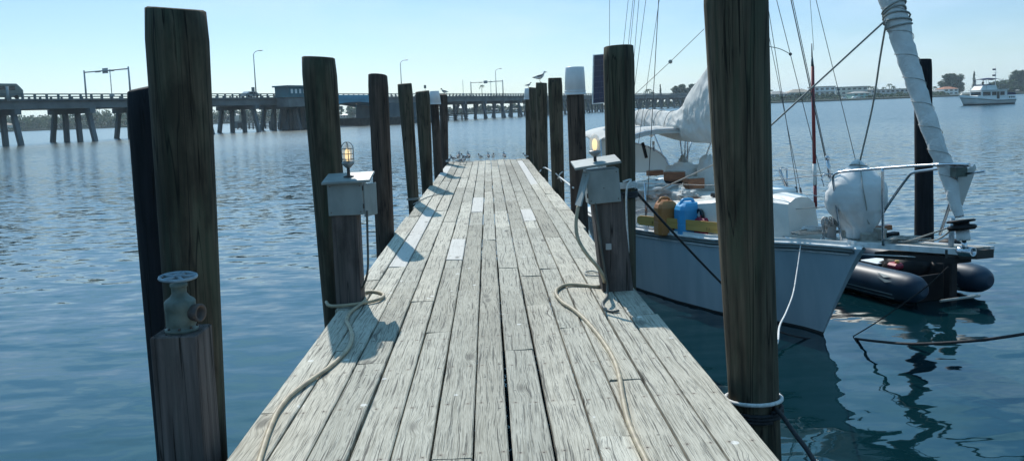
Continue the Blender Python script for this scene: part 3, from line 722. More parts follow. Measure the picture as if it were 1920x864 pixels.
z = P(1165, 352, 7.35).z; c = axis_at('R2', z); r2 = PL['R2'][3]*.97
mb = MB().tube(wrap(c, r2, z, 4, .014, .009, -.6), .009, 8)
a0 = P(1186, 348, 7.2)
mb.tube([P(1168, 341, 7.19), P(1183, 337, 7.2), P(1176, 350, 7.16), P(1174, 380, 7.16), P(1176, 430, 7.17), P(1178, 470, 7.18), P(1177, 490, 7.19)], .009, 8, spline=5)
single(mb, 'mooring_rope', 'rope', 'white rope wound round the piling behind the right box with one end hanging', 'rope', c)
zb_ = P(1165, 357, 7.35).z
mb = MB().tube(wrap(axis_at('R2', zb_), r2, zb_, 3, -.018, .012, 0), .012, 8)
mb.tube([P(1188, 354, 7.3), P(1215, 385, 7.7), P(1268, 442, 8.3), P(1310, 487, 8.8), P(1355, 533, 9.2), P(1400, 578, 9.5), P(1450, 616, 9.6), P(1500, 632, 9.7), P(1560, 638, 9.8), P(1600, 634, 9.75)], .013, 8, spline=5)
single(mb, 'mooring_rope', 'rope_black', 'black mooring rope from the piling by the right box to the foot of the bow', 'rope', c)
mb = MB().tube([P(1600, 634, 9.75), P(1640, 639, 9.0), P(1700, 644, 8.3), P(1760, 643, 7.9), P(1840, 637, 7.6), P(1925, 625, 7.4), P(2100, 596, 7)], .015, 8, spline=5)
single(mb, 'mooring_rope', 'rope_black', 'dark slack rope leading right from the foot of the bow just above the water', 'rope', P(1600, 634, 9.75))
mb = MB().tube([P(1600, 630, 9.72), P(1640, 606, 9.3), P(1690, 572, 8.9), P(1740, 535, 8.4), P(1778, 500, 8.1)], .007, 6, spline=5)
single(mb, 'bobstay_rope', 'rope_black', 'thin dark line from the foot of the bow up to the bowsprit tip', 'rope', P(1600, 630, 9.72))
mb = MB().tube([P(1502, 447, 9.95), P(1500, 470, 9.85), P(1494, 510, 9.5), P(1487, 550, 8.8), P(1474, 585, 7.6), P(1462, 610, 6.4), P(1458, 640, 5.2), P(1446, 662, 4.45)], .008, 8, spline=6)
single(mb, 'mooring_rope', 'rope', 'white line hanging from the boat rail down past the hull to the massive piling', 'rope', P(1502, 447, 9.95))
mb = MB().tube([P(1012, 322, 18.6), P(1020, 314, 18.6), P(1035, 322, 16.5), P(1048, 331, 14.8), P(1060, 340, 13.3), P(1075, 352, 11.6)], .014, 6, spline=4)
mb.tube([P(1046, 335, 14.8), P(1050, 326, 14.75), P(1055, 322, 14.7)], .012, 6); mb.tube([P(1042, 325, 14.7), P(1048, 331, 14.7), P(1053, 341, 14.7)], .012, 6)
single(mb, 'mooring_rope', 'rope', 'knotted white rope strung low between the far right pilings', 'rope', P(1012, 322, 18.6))
mb = MB().tube(wrap(axis_at('L4', ZD+.03), PL['L4'][3]*.8, ZD+.03, 2, .02, .01, 0), .008, 6)
mb.tube([g(775, 383, .02), g(800, 370), g(830, 362), g(842, 356)], .008, 6, spline=4)
single(mb, 'mooring_rope', 'rope_grey', 'thin grey line lying over the left edge of the dock in the piling shadows', 'rope', g(780, 380))
# ------------------------------------------------------------------ bridge
BU = Vector((.4886, .8725, 0)); BN = Vector((.8725, -.4886, 0)); BO = Vector((-163, 0, 0))
BF = Matrix(((BU.x, BN.x, 0, BO.x), (BU.y, BN.y, 0, BO.y), (0, 0, 1, 0), (0, 0, 0, 1)))   # local: (t along, n towards camera, z)
def tpx(px, n=6):
    "station along the bridge seen in photo column px (on the face n)"
    lo, hi = 100.0, 700.0
    for _ in range(50):
        m = (lo+hi)/2; p = BF@Vector((m, n, 7)); c = ROT.transposed()@(p-CAM); x = CX+F*c.x/-c.z
        if x < px: lo = m
        else: hi = m
    return lo
T0, T1 = 118.0, 655.0
b = thing('road_bridge', 'long low concrete road bridge with a blue steel span crossing the bay', 'bridge', BF@Vector((tpx(560), 0, 0)))
tS0, tS1 = tpx(600), tpx(730)
def seg(n, m, a, c, par=b, bev=0):
    return part(MB().box(a, c, frame=BF), n, m, par)
for (a, c) in ((T0, tS0), (tS1, T1)):
    seg('deck_girder', 'concrete', (a, -5.6, 6.05), (c, 5.6, 7.45)); seg('deck_edge', 'concrete', (a, -6.1, 7.453), (c, 6.1, 7.75))
seg('road_surface', 'asphalt', (T0, -5.5, 7.76), (T1, 5.5, 7.8))
# railing each side
for s in (-1, 1):
    mb = MB(); n = s*5.95
    t = T0
    while t < T1:
        mb.box((t, n-.13, 7.753), (t+.34, n+.13, 8.52), frame=BF); t += 2.1
    mb.box((T0, n-.08, 8.46), (T1, n+.08, 8.66), frame=BF)
    part(mb, 'railing', 'railing', b)
# bents
def bent(t):
    cap = part(MB().box((t-.55, -6.3, 5.1), (t+.55, 6.3, 6.047), frame=BF), 'bent_cap', 'concrete2', b)
    for n0, n1 in ((-5.0, -6.6), (-1.8, -2.0), (1.8, 2.0), (5.0, 6.6)):
        mb = MB(); w = .38
        rings = [[BF@Vector((t+a*w, nn+c*w, z)) for a, c in ((-1, -1), (1, -1), (1, 1), (-1, 1))] for nn, z in ((n1, -2), (n1+(n0-n1)*.2, 0), (n0, 5.1))]
        part(mb.loft(rings, smooth=False), 'pier_leg', 'concrete2', cap)
tb = tpx(132, 0); ts = []
t = tb-13.6*3
while t < T1-5:
    if not (tS0-10 < t < tS1+9): ts.append(t)
    t += 13.6 if t > tS1 or t < tb+13.6*3 else 9.5
ts = [t for t in ts if t > tS1 or t < tpx(400, 0)]+[tpx(444, 0), tpx(523, 0), tpx(541, 0), tpx(556, 0)]
for t in ts: bent(t)
# bascule piers, span and machinery
for a, c in ((tpx(562, 0), tS0+.5), (tS1-.5, tpx(782, 0))):
    mb = MB(); rings = [[BF@Vector(((a+c)/2+k*(c-a)/2*x, y*kk, z)) for x, y in ((-1, -1), (1, -1), (1, 1), (-1, 1))] for k, kk, z in ((1.03, 6.6, -2), (1.03, 6.6, 1.0), (.97, 6.1, 1.3), (.95, 6.0, 6.0))]
    part(mb.loft(rings, smooth=False), 'bascule_pier', 'pierdark', b)
N = 16
for n in (-5.7, 5.7, 0):
    mb = MB(); top = []; 
    rings = []
    for i in range(N+1):
        u = i/N; t = tS0+.55+(tS1-tS0-1.1)*u; zb = 5.1+1.35*(1-abs(2*u-1)**1.6)
        rings.append([BF@Vector((t, n-.2, zb)), BF@Vector((t, n+.2, zb)), BF@Vector((t, n+.2, 7.74)), BF@Vector((t, n-.2, 7.74))])
    part(mb.loft(rings, smooth=False), 'span_girder', 'teal', b)
mb = MB()
for i in range(9):
    t = tS0+1+(tS1-tS0-2)*i/8; mb.box((t-.12, -5.4, 6.6), (t+.12, 5.4, 7.7), frame=BF)
part(mb, 'cross_girders', 'teal', b)
seg('span_barrier', 'teal', (tS0+.5, 6.14, 7.2), (tS1-.5, 6.22, 8.25))
seg('walkway', 'concrete', (tS0+1, 6.4, 4.6), (tS0+6, 8.2, 5.3))
# control house
ta, tb2 = tpx(527, 8), tpx(590, 8)
h = thing('control_house', 'blue-green flat roofed control house standing beside the bridge span', 'control house', BF@Vector(((ta+tb2)/2, 8, 0)))
part(MB().box((ta+.3, 6.25, 5.4), (tb2-.3, 10.0, 7.6), frame=BF), 'base', 'concrete', h)
part(MB().box((ta, 6.25, 7.603), (tb2, 10.3, 10.0), frame=BF), 'wall', 'housepaint', h)
part(MB().box((ta-.5, 5.9, 10.003), (tb2+.5, 10.8, 10.35), frame=BF), 'roof', 'housepaint', h)
k = 7
for i in range(k):
    a = ta+.9+(tb2-ta-1.8)*i/k; part(MB().box((a, 10.28, 8.5), (a+.55*(tb2-ta)/k/1.4, 10.36, 9.5), frame=BF), 'window', 'white', h)
# street lamps
def lamp(px, topy, label, tdir=1, n=5.6):
    t = tpx(px, n); p = BF@Vector((t, n, 7.8)); o = thing('street_lamp', label, 'street lamp', p, group='street lamps on the bridge')
    T = P(px, topy, p.y); H = T.z
    mb = MB().tube([(p.x, p.y, 7.8), (p.x, p.y, H-.9)], [.16, .09], 8); part(mb, 'pole', 'galv', o)
    d = Vector((.95, -.3, 0)).normalized()
    q = Vector((p.x, p.y, H-.95))
    part(MB().tube([q, q+Vector((0, 0, .35))+d*.2, q+Vector((0, 0, .75))+d*.8, q+Vector((0, 0, .9))+d*1.7], .07, 6, spline=4), 'arm', 'galv', o)
    e = q+Vector((0, 0, .88))+d*1.9; part(MB().ball(e, (.55, .22, .13)), 'lamp_head', 'galv', o)
lamp(481, 95, 'tall street lamp on the bridge left of the blue control house')
lamp(754, 113, 'street lamp on the bridge above the fourth left piling')
lamp(931, 129, 'street lamp on the bridge beside the distant sign gantry')
def gantry(pxl, pxr, ytopl, label, sgn):
    n0, n1 = (-6.6, 6.6)
    t1 = tpx(pxr, n1) if 0 else None
    # left post stands on the far side for columns that run left to right across the road
    tl = tpx(pxl, n0); tr = tl
    pA = BF@Vector((tl, n0, 7.5)); pB = BF@Vector((tl, n1, 7.5))
    o = thing('sign_gantry', label, 'gantry', (pA+pB)/2, group='sign gantries over the bridge road')
    H = P(pxl, ytopl, pA.y).z
    for p in (pA, pB): part(MB().tube([p, (p.x, p.y, H+.3)], [.2, .15], 8), 'post', 'galv', o)
    part(MB().tube([(pA.x, pA.y, H-.1), (pB.x, pB.y, H-.1)], .13, 8), 'beam', 'galv', o)
    m = pA.lerp(pB, .46); fr = Matrix.Translation((m.x, m.y, H-.1))@Matrix(((BN.x, -BU.x, 0, 0), (BN.y, -BU.y, 0, 0), (0, 0, 1, 0), (0, 0, 0, 1)))
    part(MB().box((-.75, -.3, -.5), (.75, -.15, .5), frame=fr), 'sign_panel', 'galv', o)
    for x in (-2.6, 1.5): part(MB().box((x, -.2, -.22), (x+1.3, .1, -.02), frame=fr), 'signal_head', 'railing', o)
    q = pA.lerp(pB, .62); return q, H
q, H = gantry(163, 244, 135, 'wide sign gantry over the bridge road at the left of the picture', 1)
q2, H2 = gantry(884, 938, 155, 'smaller far sign gantry over the bridge road behind the end of the dock', 1)
for (px, yt, lab) in ((211, 130, 'thin ladder-like mast standing between the posts of the near gantry'), (869, 150, 'thin bare mast on the bridge just left of the far gantry'), (921, 150, 'thin mast standing inside the far gantry')):
    t = tpx(px, 6.3); p = BF@Vector((t, 6.3, 7.4)); T = P(px, yt, p.y)
    o = thing('signal_mast', lab, 'mast', p, group='thin masts on the bridge')
    part(MB().tube([p, (p.x, p.y, T.z)], .07, 6), 'pole', 'galv', o)
    mb = MB(); z = 8.6
    while z < T.z-.4: mb.box((p.x-.14, p.y-.05, z), (p.x+.14, p.y+.05, z+.06)); z += .8
    part(mb, 'rungs', 'galv', o); part(MB().box((p.x-.35, p.y-.3, 8.1), (p.x+.35, p.y+.3, 8.6)), 'junction_box', 'galv', o)
for (px, y) in ((476, 168), (798, 163)):
    t = tpx(px, 5.9); p = BF@Vector((t, 5.9, 8.4)); T = P(px, y, p.y)
    o = thing('road_sign', 'small road sign on the bridge railing, %s' % ('left of the blue control house' if px < 500 else 'seen between two left pilings'), 'sign', p, group='small signs on the bridge')
    part(MB().tube([p, (p.x, p.y, T.z)], .05, 6), 'pole', 'galv', o); part(MB().box((p.x-.35, p.y-.1, T.z-.5), (p.x+.35, p.y-.03, T.z+.5)), 'panel', 'railing', o)
# vehicles on the bridge
def car(px, label, n, body, Ln=4.5, van=False):
    t = tpx(px, n); p = BF@Vector((t, n, 7.8)); o = thing('parked_car' if 0 else ('van' if van else 'car'), label, 'van' if van else 'car', p)
    H = 2.6 if van else 1.45
    prof = [(-.5, .35), (-.5, .85), (-.38, .95), (-.22, H), (.3, H), (.42, .95), (.5, .8), (.5, .35)] if not van else [(-.5, .4), (-.5, 2.2), (-.44, 2.6), (.34, 2.6), (.42, 2.1), (.5, 1.5), (.5, .4)]
    for nm, wy, cfun in (('body', .9 if not van else 1.1, None),):
        rings = []
        for y, k in ((-wy, .94), (-wy*.9, 1), (wy*.9, 1), (wy, .94)):
            rings.append([BF@Vector((t+x*Ln*k, n+y, 7.8+z*(k if z > 1 else 1))) for x, z in prof])
        part(MB().loft(rings, smooth=False), 'body', body, o)
    zz = 1.0 if not van else 1.5
    part(MB().box((t-.2*Ln, n+wy+.0, 7.8+zz), (t+.28*Ln, n+wy+.03, 7.8+H-.18 if not van else 7.8+2.2), frame=BF), 'side_window', 'darkglass', o)
    for x in (-.3, .3):
        for y in (-wy, wy):
            part(MB().lathe([(.33, -.1), (.33, .1)], BF@Vector((t+x*Ln, n+y, 8.13)), 14, axis=BN), 'wheel', 'black', o)
car(469, 'pale silver car crossing the bridge left of the control house', 2.4, 'carpaint')
car(3, 'beige high-roofed van on the bridge at the far left edge', 3.6, 'vanpaint', 6.5, True)
t = tpx(16, 6.3); p = BF@Vector((t, 6.3, 7.4)); T = P(14, 162, p.y)
o = single(MB().tube([p, (p.x, p.y, T.z)], .22, 8), 'vent_pipe', 'galv', 'short thick grey pipe standing up beside the beige van', 'pipe', p)
# timber fenders along the channel
def fender(p0, p1, ztop, nrail, step, label, solid=False):
    p0, p1 = Vector(p0), Vector(p1); d = (p1-p0); Ln = d.length; d.normalize(); fr = Matrix.Translation(p0)@frame((0, 0, 0), d, (-d.y, d.x, 0))
    o = thing('channel_fender', label, 'fender', p0.lerp(p1, .5), group='timber fenders of the bridge channel'); x = 0
    rn = random.Random(int(Ln*7)); 
    while x < Ln:
        part(MB().tube([fr@Vector((x, 0, -2)), fr@Vector((x, 0, ztop+rn.uniform(-.1, .35)))], .22, 7), 'pile', 'timber', o); x += step
    for i in range(nrail):
        z = .35+(ztop-.5)*i/max(1, nrail-1); part(MB().box((-.3, -.42, z-.13 if not solid else z-.3), (Ln+.3, -.24, z+.13 if not solid else z+.3), frame=fr), 'rail', 'timber', o)
fender(G(446, 242, 0), G(560, 240, 0), 1.75, 4, 2.6, 'open timber fender in the water left of the span, three rails showing')
fender(G(628, 237, 0), G(752, 234, 0), 1.9, 4, .62*1.6, 'dark solid timber fender running under the blue span', True)
fender(G(829, 226.5, 0), G(878, 225, 0), 2.2, 4, 2.6, 'short timber fender right of the span with an end post')
hb = thing('fender_hut', 'small grey service hut standing on the left timber fender', 'hut', G(448, 242, 0))
p = G(448, 242, 0); part(MB().box((p.x-1.4, p.y, .2), (p.x+1.5, p.y+2, 2.2)), 'wall', 'concrete', hb); part(MB().box((p.x-1.6, p.y-.2, 2.203), (p.x+1.7, p.y+2.2, 2.35)), 'roof', 'greyroof', hb)
# ------------------------------------------------------------------ far shore
def shore_pt(px, y=None):
    hy = 206-.0375*(px-914)
    return G(px, hy+(7.6 if y is None else y-hy), 0)
pts = []
for px in (-900, -500, -150, 0, 150, 300, 450, 600, 800, 950, 1100, 1250, 1350):
    p = shore_pt(px); pts.append(p+Vector((0, random.uniform(-12, 12), 0)))
ptsR = [G(1385, 199, 0), G(1440, 194.6, 0), G(1500, 192.2, 0), G(1600, 188.6, 0), G(1700, 184.8, 0), G(1760, 182.4, 0), G(1790, 181.2, 0), G(1900, 177.2, 0), G(2100, 169.5, 0), G(2500, 154.5, 0), G(3000, 135.5, 0)]
mb = MB()
allp = pts+ptsR
for i in range(len(allp)-1):
    a, b_ = allp[i], allp[i+1]
    mb.quad(a, b_, b_+Vector((0, 0, 1.1)), a+Vector((0, 0, 1.1)))
    fa, fb = a*2.4, b_*2.4
    mb.quad(a+Vector((0, 0, 1.1)), b_+Vector((0, 0, 1.1)), Vector((fb.x, fb.y, 2.0)), Vector((fa.x, fa.y, 2.0)))
land = structure(mb, 'shore_land', 'land')
def leafset(mb, c, r, n, q, rn, squash=.8, mi=0, shell=.55):
    "leaf clumps as small tilted quads through an ellipsoid of radii r"
    c = Vector(c); r = Vector(r)
    for _ in range(n):
        d = Vector((rn.gauss(0, 1), rn.gauss(0, 1), rn.gauss(0, 1))).normalized(); k = shell+(1-shell)*rn.random()
        p = c+Vector((d.x*r.x, d.y*r.y, d.z*r.z))*k
        a = Vector((rn.gauss(0, 1), rn.gauss(0, 1), rn.gauss(0, .7))).normalized(); b2 = a.cross(Vector((rn.gauss(0, 1), rn.gauss(0, 1), rn.gauss(0, 1)))).normalized()
        s = q*rn.uniform(.6, 1.3); mb.add([p-a*s-b2*s*.5, p+a*s*.2-b2*s, p+a*s+b2*s*.4, p-a*s*.3+b2*s], [(0, 1, 2, 3)], mi, False)
def wood(px0, px1, hmin, hmax, n, seed, label, name='distant_trees', back=12, leaf='leaf1'):
    rn = random.Random(seed); mb = MB()
    for i in range(n):
        px = px0+(px1-px0)*(i+rn.random())/n
        base = shore_pt(px) if px < 1380 else G(px, 206-.0375*(px-914)+7.6, 0)
        f = 1+rn.uniform(.006, .01*back); base = base*f; h = rn.uniform(hmin, hmax)*(1 if rn.random() > .15 else 1.25); r = h*rn.uniform(.38, .62)
        mb.tube([(base.x, base.y, .8), (base.x+rn.uniform(-1, 1), base.y, h*.7)], [.35, .12], 5)
        for k in range(rn.randint(3, 6)):
            rr = r*rn.uniform(.4, .75)
            leafset(mb, (base.x+rn.uniform(-1, 1)*r*.8, base.y+rn.uniform(-1, 1)*r*.5, h-rr*1.0-rn.random()*h*.45), (rr, rr, rr*.75), 70, .62, rn)
        if rn.random() < .6: leafset(mb, (base.x+rn.uniform(-4, 4), base.y-6, 1.6), (4.5, 2, 1.8), 60, .6, rn)
    o = mb.build(name, leaf, (0, 0, 0), recalc=False); o['kind'] = 'stuff'; o['label'] = label; o['category'] = 'woodland'; return o
wood(-400, 262, 9.5, 17, 140, 3, 'low hazy belt of trees on the far left shore under the bridge')
wood(385, 575, 8, 14, 40, 4, 'hazy trees on the far shore behind the left bridge legs', leaf='leaf2')
wood(625, 770, 6, 14, 20, 5, 'hazy trees seen under the blue bridge span')
wood(1625, 1768, 3, 5, 30, 18, 'low shrubs along the seawall in front of the long grey house', back=2)
wood(825, 1130, 5, 9, 40, 6, 'low hazy trees behind the far bridge legs', leaf='leaf2')
wood(1190, 1330, 4, 6, 16, 16, 'low scrub on the shore at the far end of the bridge', leaf='leaf2')
wood(1432, 1570, 4.5, 7.5, 34, 8, 'green mangrove scrub along the water in front of the right-hand houses', back=2)
wood(1880, 2500, 5, 8, 60, 9, 'low trees on the far right shore behind the motor yacht', leaf='leaf2')
def tree(px, ytop, ybase, wpx, label, leaf, kind='round', f=1.05, seed=1, Y=None):
    rn = random.Random(seed); base = shore_pt(px)*f if Y is None else P(px, ybase, Y); base.z = 1.0
    T = P(px, ytop, base.y); h = T.z; r = wpx/2*base.y/F
    o = thing({'round': 'broadleaf_tree', 'cypress': 'cypress_tree', 'palm': 'palm_tree'}[kind], label, 'tree', base)
    if kind == 'palm':
        lean = rn.uniform(-1, 1)*h*.08; top = Vector((base.x+lean, base.y, h-1.2))
        part(MB().tube([base, (base.x+lean*.3, base.y, h*.5), top], [.3, .2, .18], 6, spline=3), 'trunk', 'bark', o)
        mb = MB()
        for i in range(15):
            a = 2*math.pi*i/15+rn.uniform(-.2, .2); up = rn.uniform(-.2, .9); ln = r*rn.uniform(.8, 1.15); d = Vector((math.cos(a), math.sin(a), 0)); side = Vector((-d.y, d.x, 0)); pr = None
            for k in range(6):
                u = k/5; c = top+d*ln*u+Vector((0, 0, up*ln*.7*u-ln*1.0*u*u)); wdt = .42*(1-.75*u)*ln*.25+.05
                cur = (c+side*wdt-Vector((0, 0, wdt*.6)), c, c-side*wdt-Vector((0, 0, wdt*.6)))
                if pr: mb.quad(pr[0], pr[1], cur[1], cur[0]); mb.quad(pr[1], pr[2], cur[2], cur[1])
                pr = cur
        part(mb, 'crown', leaf, o, recalc=False); return
    part(MB().tube([base, (base.x+rn.uniform(-.5, .5), base.y, h*.45), (base.x, base.y, h*.8)], [r*.07+.15, r*.05+.1, .06], 7, spline=3), 'trunk', 'bark', o)
    mb = MB()
    if kind == 'cypress':
        for i in range(11):
            u = i/10; leafset(mb, (base.x+rn.uniform(-.2, .2), base.y, 1.6+(h-2.2)*u), (r*(1.05-.85*u)*rn.uniform(.85, 1.15),)*2+(h*.09,), 90, .34, rn, shell=.3)
    else:
        for i in range(80):
            a = rn.uniform(0, 6.28); u = rn.random()**.6; z = h*(.14+.74*(i+rn.random())/80); k = math.sqrt(max(.06, 1-((z/h-.5)/.48)**2)); rr = r*rn.uniform(.18, .33)
            c = Vector((base.x+math.cos(a)*r*u*k*.82, base.y+math.sin(a)*r*u*k*.7, z))
            leafset(mb, c, (rr, rr, rr*.7), 110, .30+r*.022, rn, shell=.4)
    part(mb, 'crown', leaf, o, recalc=False)
tree(1786, 136, 181, 50, 'big round dark tree above the orange-roofed house on the right', 'leaf2', seed=2, f=1.1)
tree(1826, 136, 180, 12, 'slim pointed cypress just left of the motor yacht', 'leaf2', 'cypress', seed=3, f=1.12)
tree(1914, 129, 178, 46, 'large tree cut by the right edge of the picture', 'leaf2', seed=4, f=1.15)
tree(1880, 152, 178, 60, 'wide low tree behind the flybridge of the motor yacht', 'leaf1', seed=14, f=1.15)
tree(1277, 156, 195, 42, 'bushy dark tree between the bridge end and the furled mainsail', 'leaf2', seed=5, f=1.05)
tree(1304, 154, 195, 36, 'bushy tree partly hidden by the peak of the white sail cover', 'leaf2', seed=6, f=1.05)
tree(1239, 160, 196, 7, 'narrow dark cypress rising behind the far end of the bridge', 'leaf2', 'cypress', seed=7, f=1.05)
for i, (px, yt, w_, lb) in enumerate(((1213, 165, 22, 'shaggy palm left of the narrow cypress at the bridge end'), (1224, 170, 14, 'small palm close to the narrow cypress at the bridge end'),
   (1617, 161, 12, 'palm in front of the aqua house'), (1628, 159, 14, 'first of three close palms right of the aqua house'), (1636, 160, 13, 'middle one of three close palms right of the aqua house'), (1643, 162, 12, 'last of three close palms right of the aqua house'), (1656, 161, 12, 'lone palm behind the long low grey house'), (1667, 155, 14, 'tallest palm on the right shore, left of the furled jib'),
   (1676, 159, 14, 'palm leaning beside the tallest palm'), (1687, 163, 10, 'short palm left of the furled jib'), (1753, 160, 14, 'palm right of the lone black piling'), (1765, 162, 12, 'palm beside the orange-roofed house'), (1505, 164, 10, 'tiny palm behind the tan-roofed house'), (1588, 166, 9, 'low palm between the white apartments and the aqua house'),
   (1447, 166, 8, 'small palm right next to the massive piling'), (905, 157, 12, 'hazy palm above the far bridge behind the dock end'))):
    tree(px, yt, 190, w_, lb, 'leaf1', 'palm', seed=20+i, f=1.06 if px > 1000 else 1.0, Y=None)
# houses
def house(px0, px1, ytop, ybase, wall, roofm, label, storeys=1, hip=True, f=1.03, win=5, name='house', depth=12, recess=False):
    b0 = P(px0, ybase, shore_pt((px0+px1)/2).y*f); b1 = P(px1, ybase, b0.y); Yd = b0.y
    zt = P((px0+px1)/2, ytop, Yd).z; z0 = 1.0; W_ = b1.x-b0.x
    o = thing(name, label, 'house' if name == 'house' else 'apartments', ((b0.x+b1.x)/2, Yd, z0))
    rh = (zt-z0)*(.28 if hip else .06); zw = zt-rh
    part(MB().box((b0.x, Yd, z0), (b1.x, Yd+depth, zw)), 'wall', wall, o)
    e = .5; k = .28*W_ if hip else 0
    mb = MB()
    if hip:
        kk = min(depth/2, W_*.3)
        v = [(b0.x-e, Yd-e, zw+.003), (b1.x+e, Yd-e, zw+.003), (b1.x+e, Yd+depth+e, zw+.003), (b0.x-e, Yd+depth+e, zw+.003), (b0.x+kk, Yd+depth/2, zt), (b1.x-kk, Yd+depth/2, zt)]
        mb.add(v, [(0, 1, 5, 4), (1, 2, 5), (2, 3, 4, 5), (3, 0, 4), (3, 2, 1, 0)], 0, False)
    else: mb.box((b0.x-e, Yd-e, zw+.003), (b1.x+e, Yd+depth+e, zt))
    part(mb, 'roof', roofm, o)
    sh = (zw-z0)/storeys
    for s_ in range(storeys):
        for i in range(win):
            a = b0.x+W_*(i+.22)/win; c = b0.x+W_*(i+.78)/win; z = z0+s_*sh
            wn = part(MB().box((a, Yd-.06, z+sh*.3), (c, Yd+.02, z+sh*.78)), 'window', 'darkglass', o)
            if px1-px0 > 40: part(MB().box((a-.15, Yd-.12, z+sh*.22), (c+.15, Yd-.01, z+sh*.28)), 'sill', 'white', wn)
        if recess and s_: part(MB().box((b0.x+.3, Yd-1.6, z0+s_*sh-.12), (b1.x-.3, Yd-.08, z0+s_*sh+.08)), 'balcony', 'white', o); part(MB().box((b0.x+.3, Yd-1.62, z0+s_*sh+.1), (b1.x-.3, Yd-1.56, z0+s_*sh+1.0)), 'balcony_rail', 'white', o)
house(1445, 1478, 171, 190, 'greywall', 'greyroof', 'grey house with a low roof right beside the massive piling', 2, win=4)
house(1480, 1524, 167, 190, 'cream', 'tanroof', 'cream house with a wide tan roof behind the red and white pole', 2, win=4)
house(1527, 1566, 162, 188, 'white', 'greyroof', 'white apartment block with dark balconies on the right shore', 3, False, win=4, name='apartment_block', recess=True)
house(1567, 1627, 162.5, 187, 'cream', 'greyroof', 'long cream apartment block between the white block and the aqua house', 3, False, win=6, name='apartment_block', f=1.05)
house(1600, 1632, 171, 186, 'aqua', 'greyroof', 'small aqua house in front of the cream apartments', 2, win=3, f=1.01)
house(1634, 1705, 167, 185, 'greywall', 'tanroof', 'long low grey house left of the furled jib', 2, False, win=8, f=1.05)
house(1741, 1768, 169, 183, 'cream', 'greyroof', 'small cream house just right of the lone black piling', 1, win=3)
house(1770, 1797, 162.5, 181, 'white', 'terracotta', 'white two-storey house with an orange roof left of the motor yacht', 2, win=3)
house(1903, 1945, 168, 178, 'greywall', 'greyroof', 'low grey house at the right edge behind the motor yacht', 1, win=4)
house(100, 116, 229, 239, 'white', 'greyroof', 'small white house among trees behind the leftmost bridge legs', 1, win=3)
house(176, 200, 226, 239, 'cream', 'white', 'pale-roofed house among the trees right of the leftmost bridge legs', 1, win=4)
house(-4, 12, 231, 243, 'white', 'tanroof', 'small house on the far shore at the left edge of the picture', 1, win=3)
house(408, 440, 211, 228, 'cream', 'white', 'white-roofed house seen behind the bridge legs left of the street lamp', 1, win=4)
house(452, 486, 211, 227, 'greywall', 'white', 'white-roofed house seen directly below the tall street lamp', 1, win=4)
house(638, 664, 214, 224, 'greywall', 'white', 'pale low building under the blue span on its left side', 1, win=5)
house(666, 692, 214.5, 223, 'cream', 'white', 'pale low building under the middle of the blue span', 1, win=5)
house(856, 876, 200, 212, 'cream', 'white', 'white-roofed house behind the bridge legs right of the span', 1, win=3)
house(905, 935, 203, 211, 'greywall', 'greyroof', 'low grey house behind the bridge legs behind the dock end', 1, win=4)
house(945, 975, 203, 210, 'white', 'greyroof', 'low white house behind the bridge legs near the right pilings', 1, win=4)
# cars parked along the right shore
for i, (px, col, lb) in enumerate(((1582, 'white', 'white car parked by the water below the cream apartments'), (1602, 'white', 'white car parked just left of the aqua house'), (1609, 'carpaint', 'silver car parked in front of the aqua house'), (1659, 'white', 'white car parked before the long low grey house'))):
    p = shore_pt(px)*1.005; Yd = p.y; o = thing('parked_car', lb, 'car', (p.x, Yd, 1.1), group='cars parked on the far shore')
    prof = [(-2.2, .3), (-2.2, .85), (-1.4, 1.0), (-.9, 1.5), (.9, 1.5), (1.5, 1.0), (2.2, .85), (2.2, .3)]
    part(MB().loft([[Vector((p.x+x, Yd+y, 1.1+z)) for x, z in prof] for y in (-.9, .9)], smooth=False), 'body', col, o)
    for x in (-1.3, 1.3): part(MB().lathe([(.33, -.1), (.33, .1)], (p.x+x, Yd-.85, 1.42), 12, axis=(0, 1, 0)), 'wheel', 'black', o)
# ------------------------------------------------------------------ motor yacht
YT = G(1852, 196.5, 0); a = G(1797, 198.3, 0); b_ = G(1912, 194.5, 0)
Ln = 13.2; ux = Vector((1, .18, 0)).normalized(); s0 = P(1797, 198, YT.y-1.2); s0.z = 0
MYF = frame(s0, ux, Vector((-ux.y, ux.x, 0)))
my = thing('motor_yacht', 'white trawler motor yacht with navy awnings moored on the far right', 'motor yacht', MYF@Vector((Ln/2, 0, 0)))
def S_(u):  # half beam, sheer
    hb = 2.1*min(1, (u*2.6)**.62)*(1-.12*max(0, u-.7)/.3); return max(.05, hb), 2.35-1.15*min(1, u*1.6)+.05*u
rings = []; boot = []
for i in range(25):
    u = i/24; hb, zs = S_(u); x = u*Ln
    def q(v, k): return MYF@Vector((x+(1-u)**5*1.2*(1-v/zs if v > 0 else 1)+(.0), 0, 0)), None
    row = []
    for (kk, z) in ((1, zs), (.97, zs*.7), (.88 if u > .2 else .7, zs*.3), (.82 if u > .2 else .5, .18), (.55, -.5)):
        xx = x+(1-u)**4*1.3*(1-z/zs if z > 0 else 1); row.append((xx, hb*kk, z))
    rings.append(row)
def side_loft(rows, sel, MF):
    return [[MF@Vector((x, -y, z)) for x, y, z in r[sel[0]:sel[1]]]+[MF@Vector((x, y, z)) for x, y, z in reversed(r[sel[0]:sel[1]])] for r in rows]
part(MB().loft(side_loft(rings, (0, 4), MYF)), 'hull', 'white', my)
part(MB().loft(side_loft([[r[3], r[4]] for r in rings], (0, 2), MYF)), 'boot_stripe', 'antifoul', my)
part(MB().tube([MYF@Vector((r[1][0], -r[1][1]-.04, r[0][2]*.72)) for r in rings], .06, 6), 'rub_rail', 'timber', my)
part(MB().box((4.4, -1.7, 1.0), (10.9, 1.7, 3.15), frame=MYF), 'deckhouse', 'white', my)
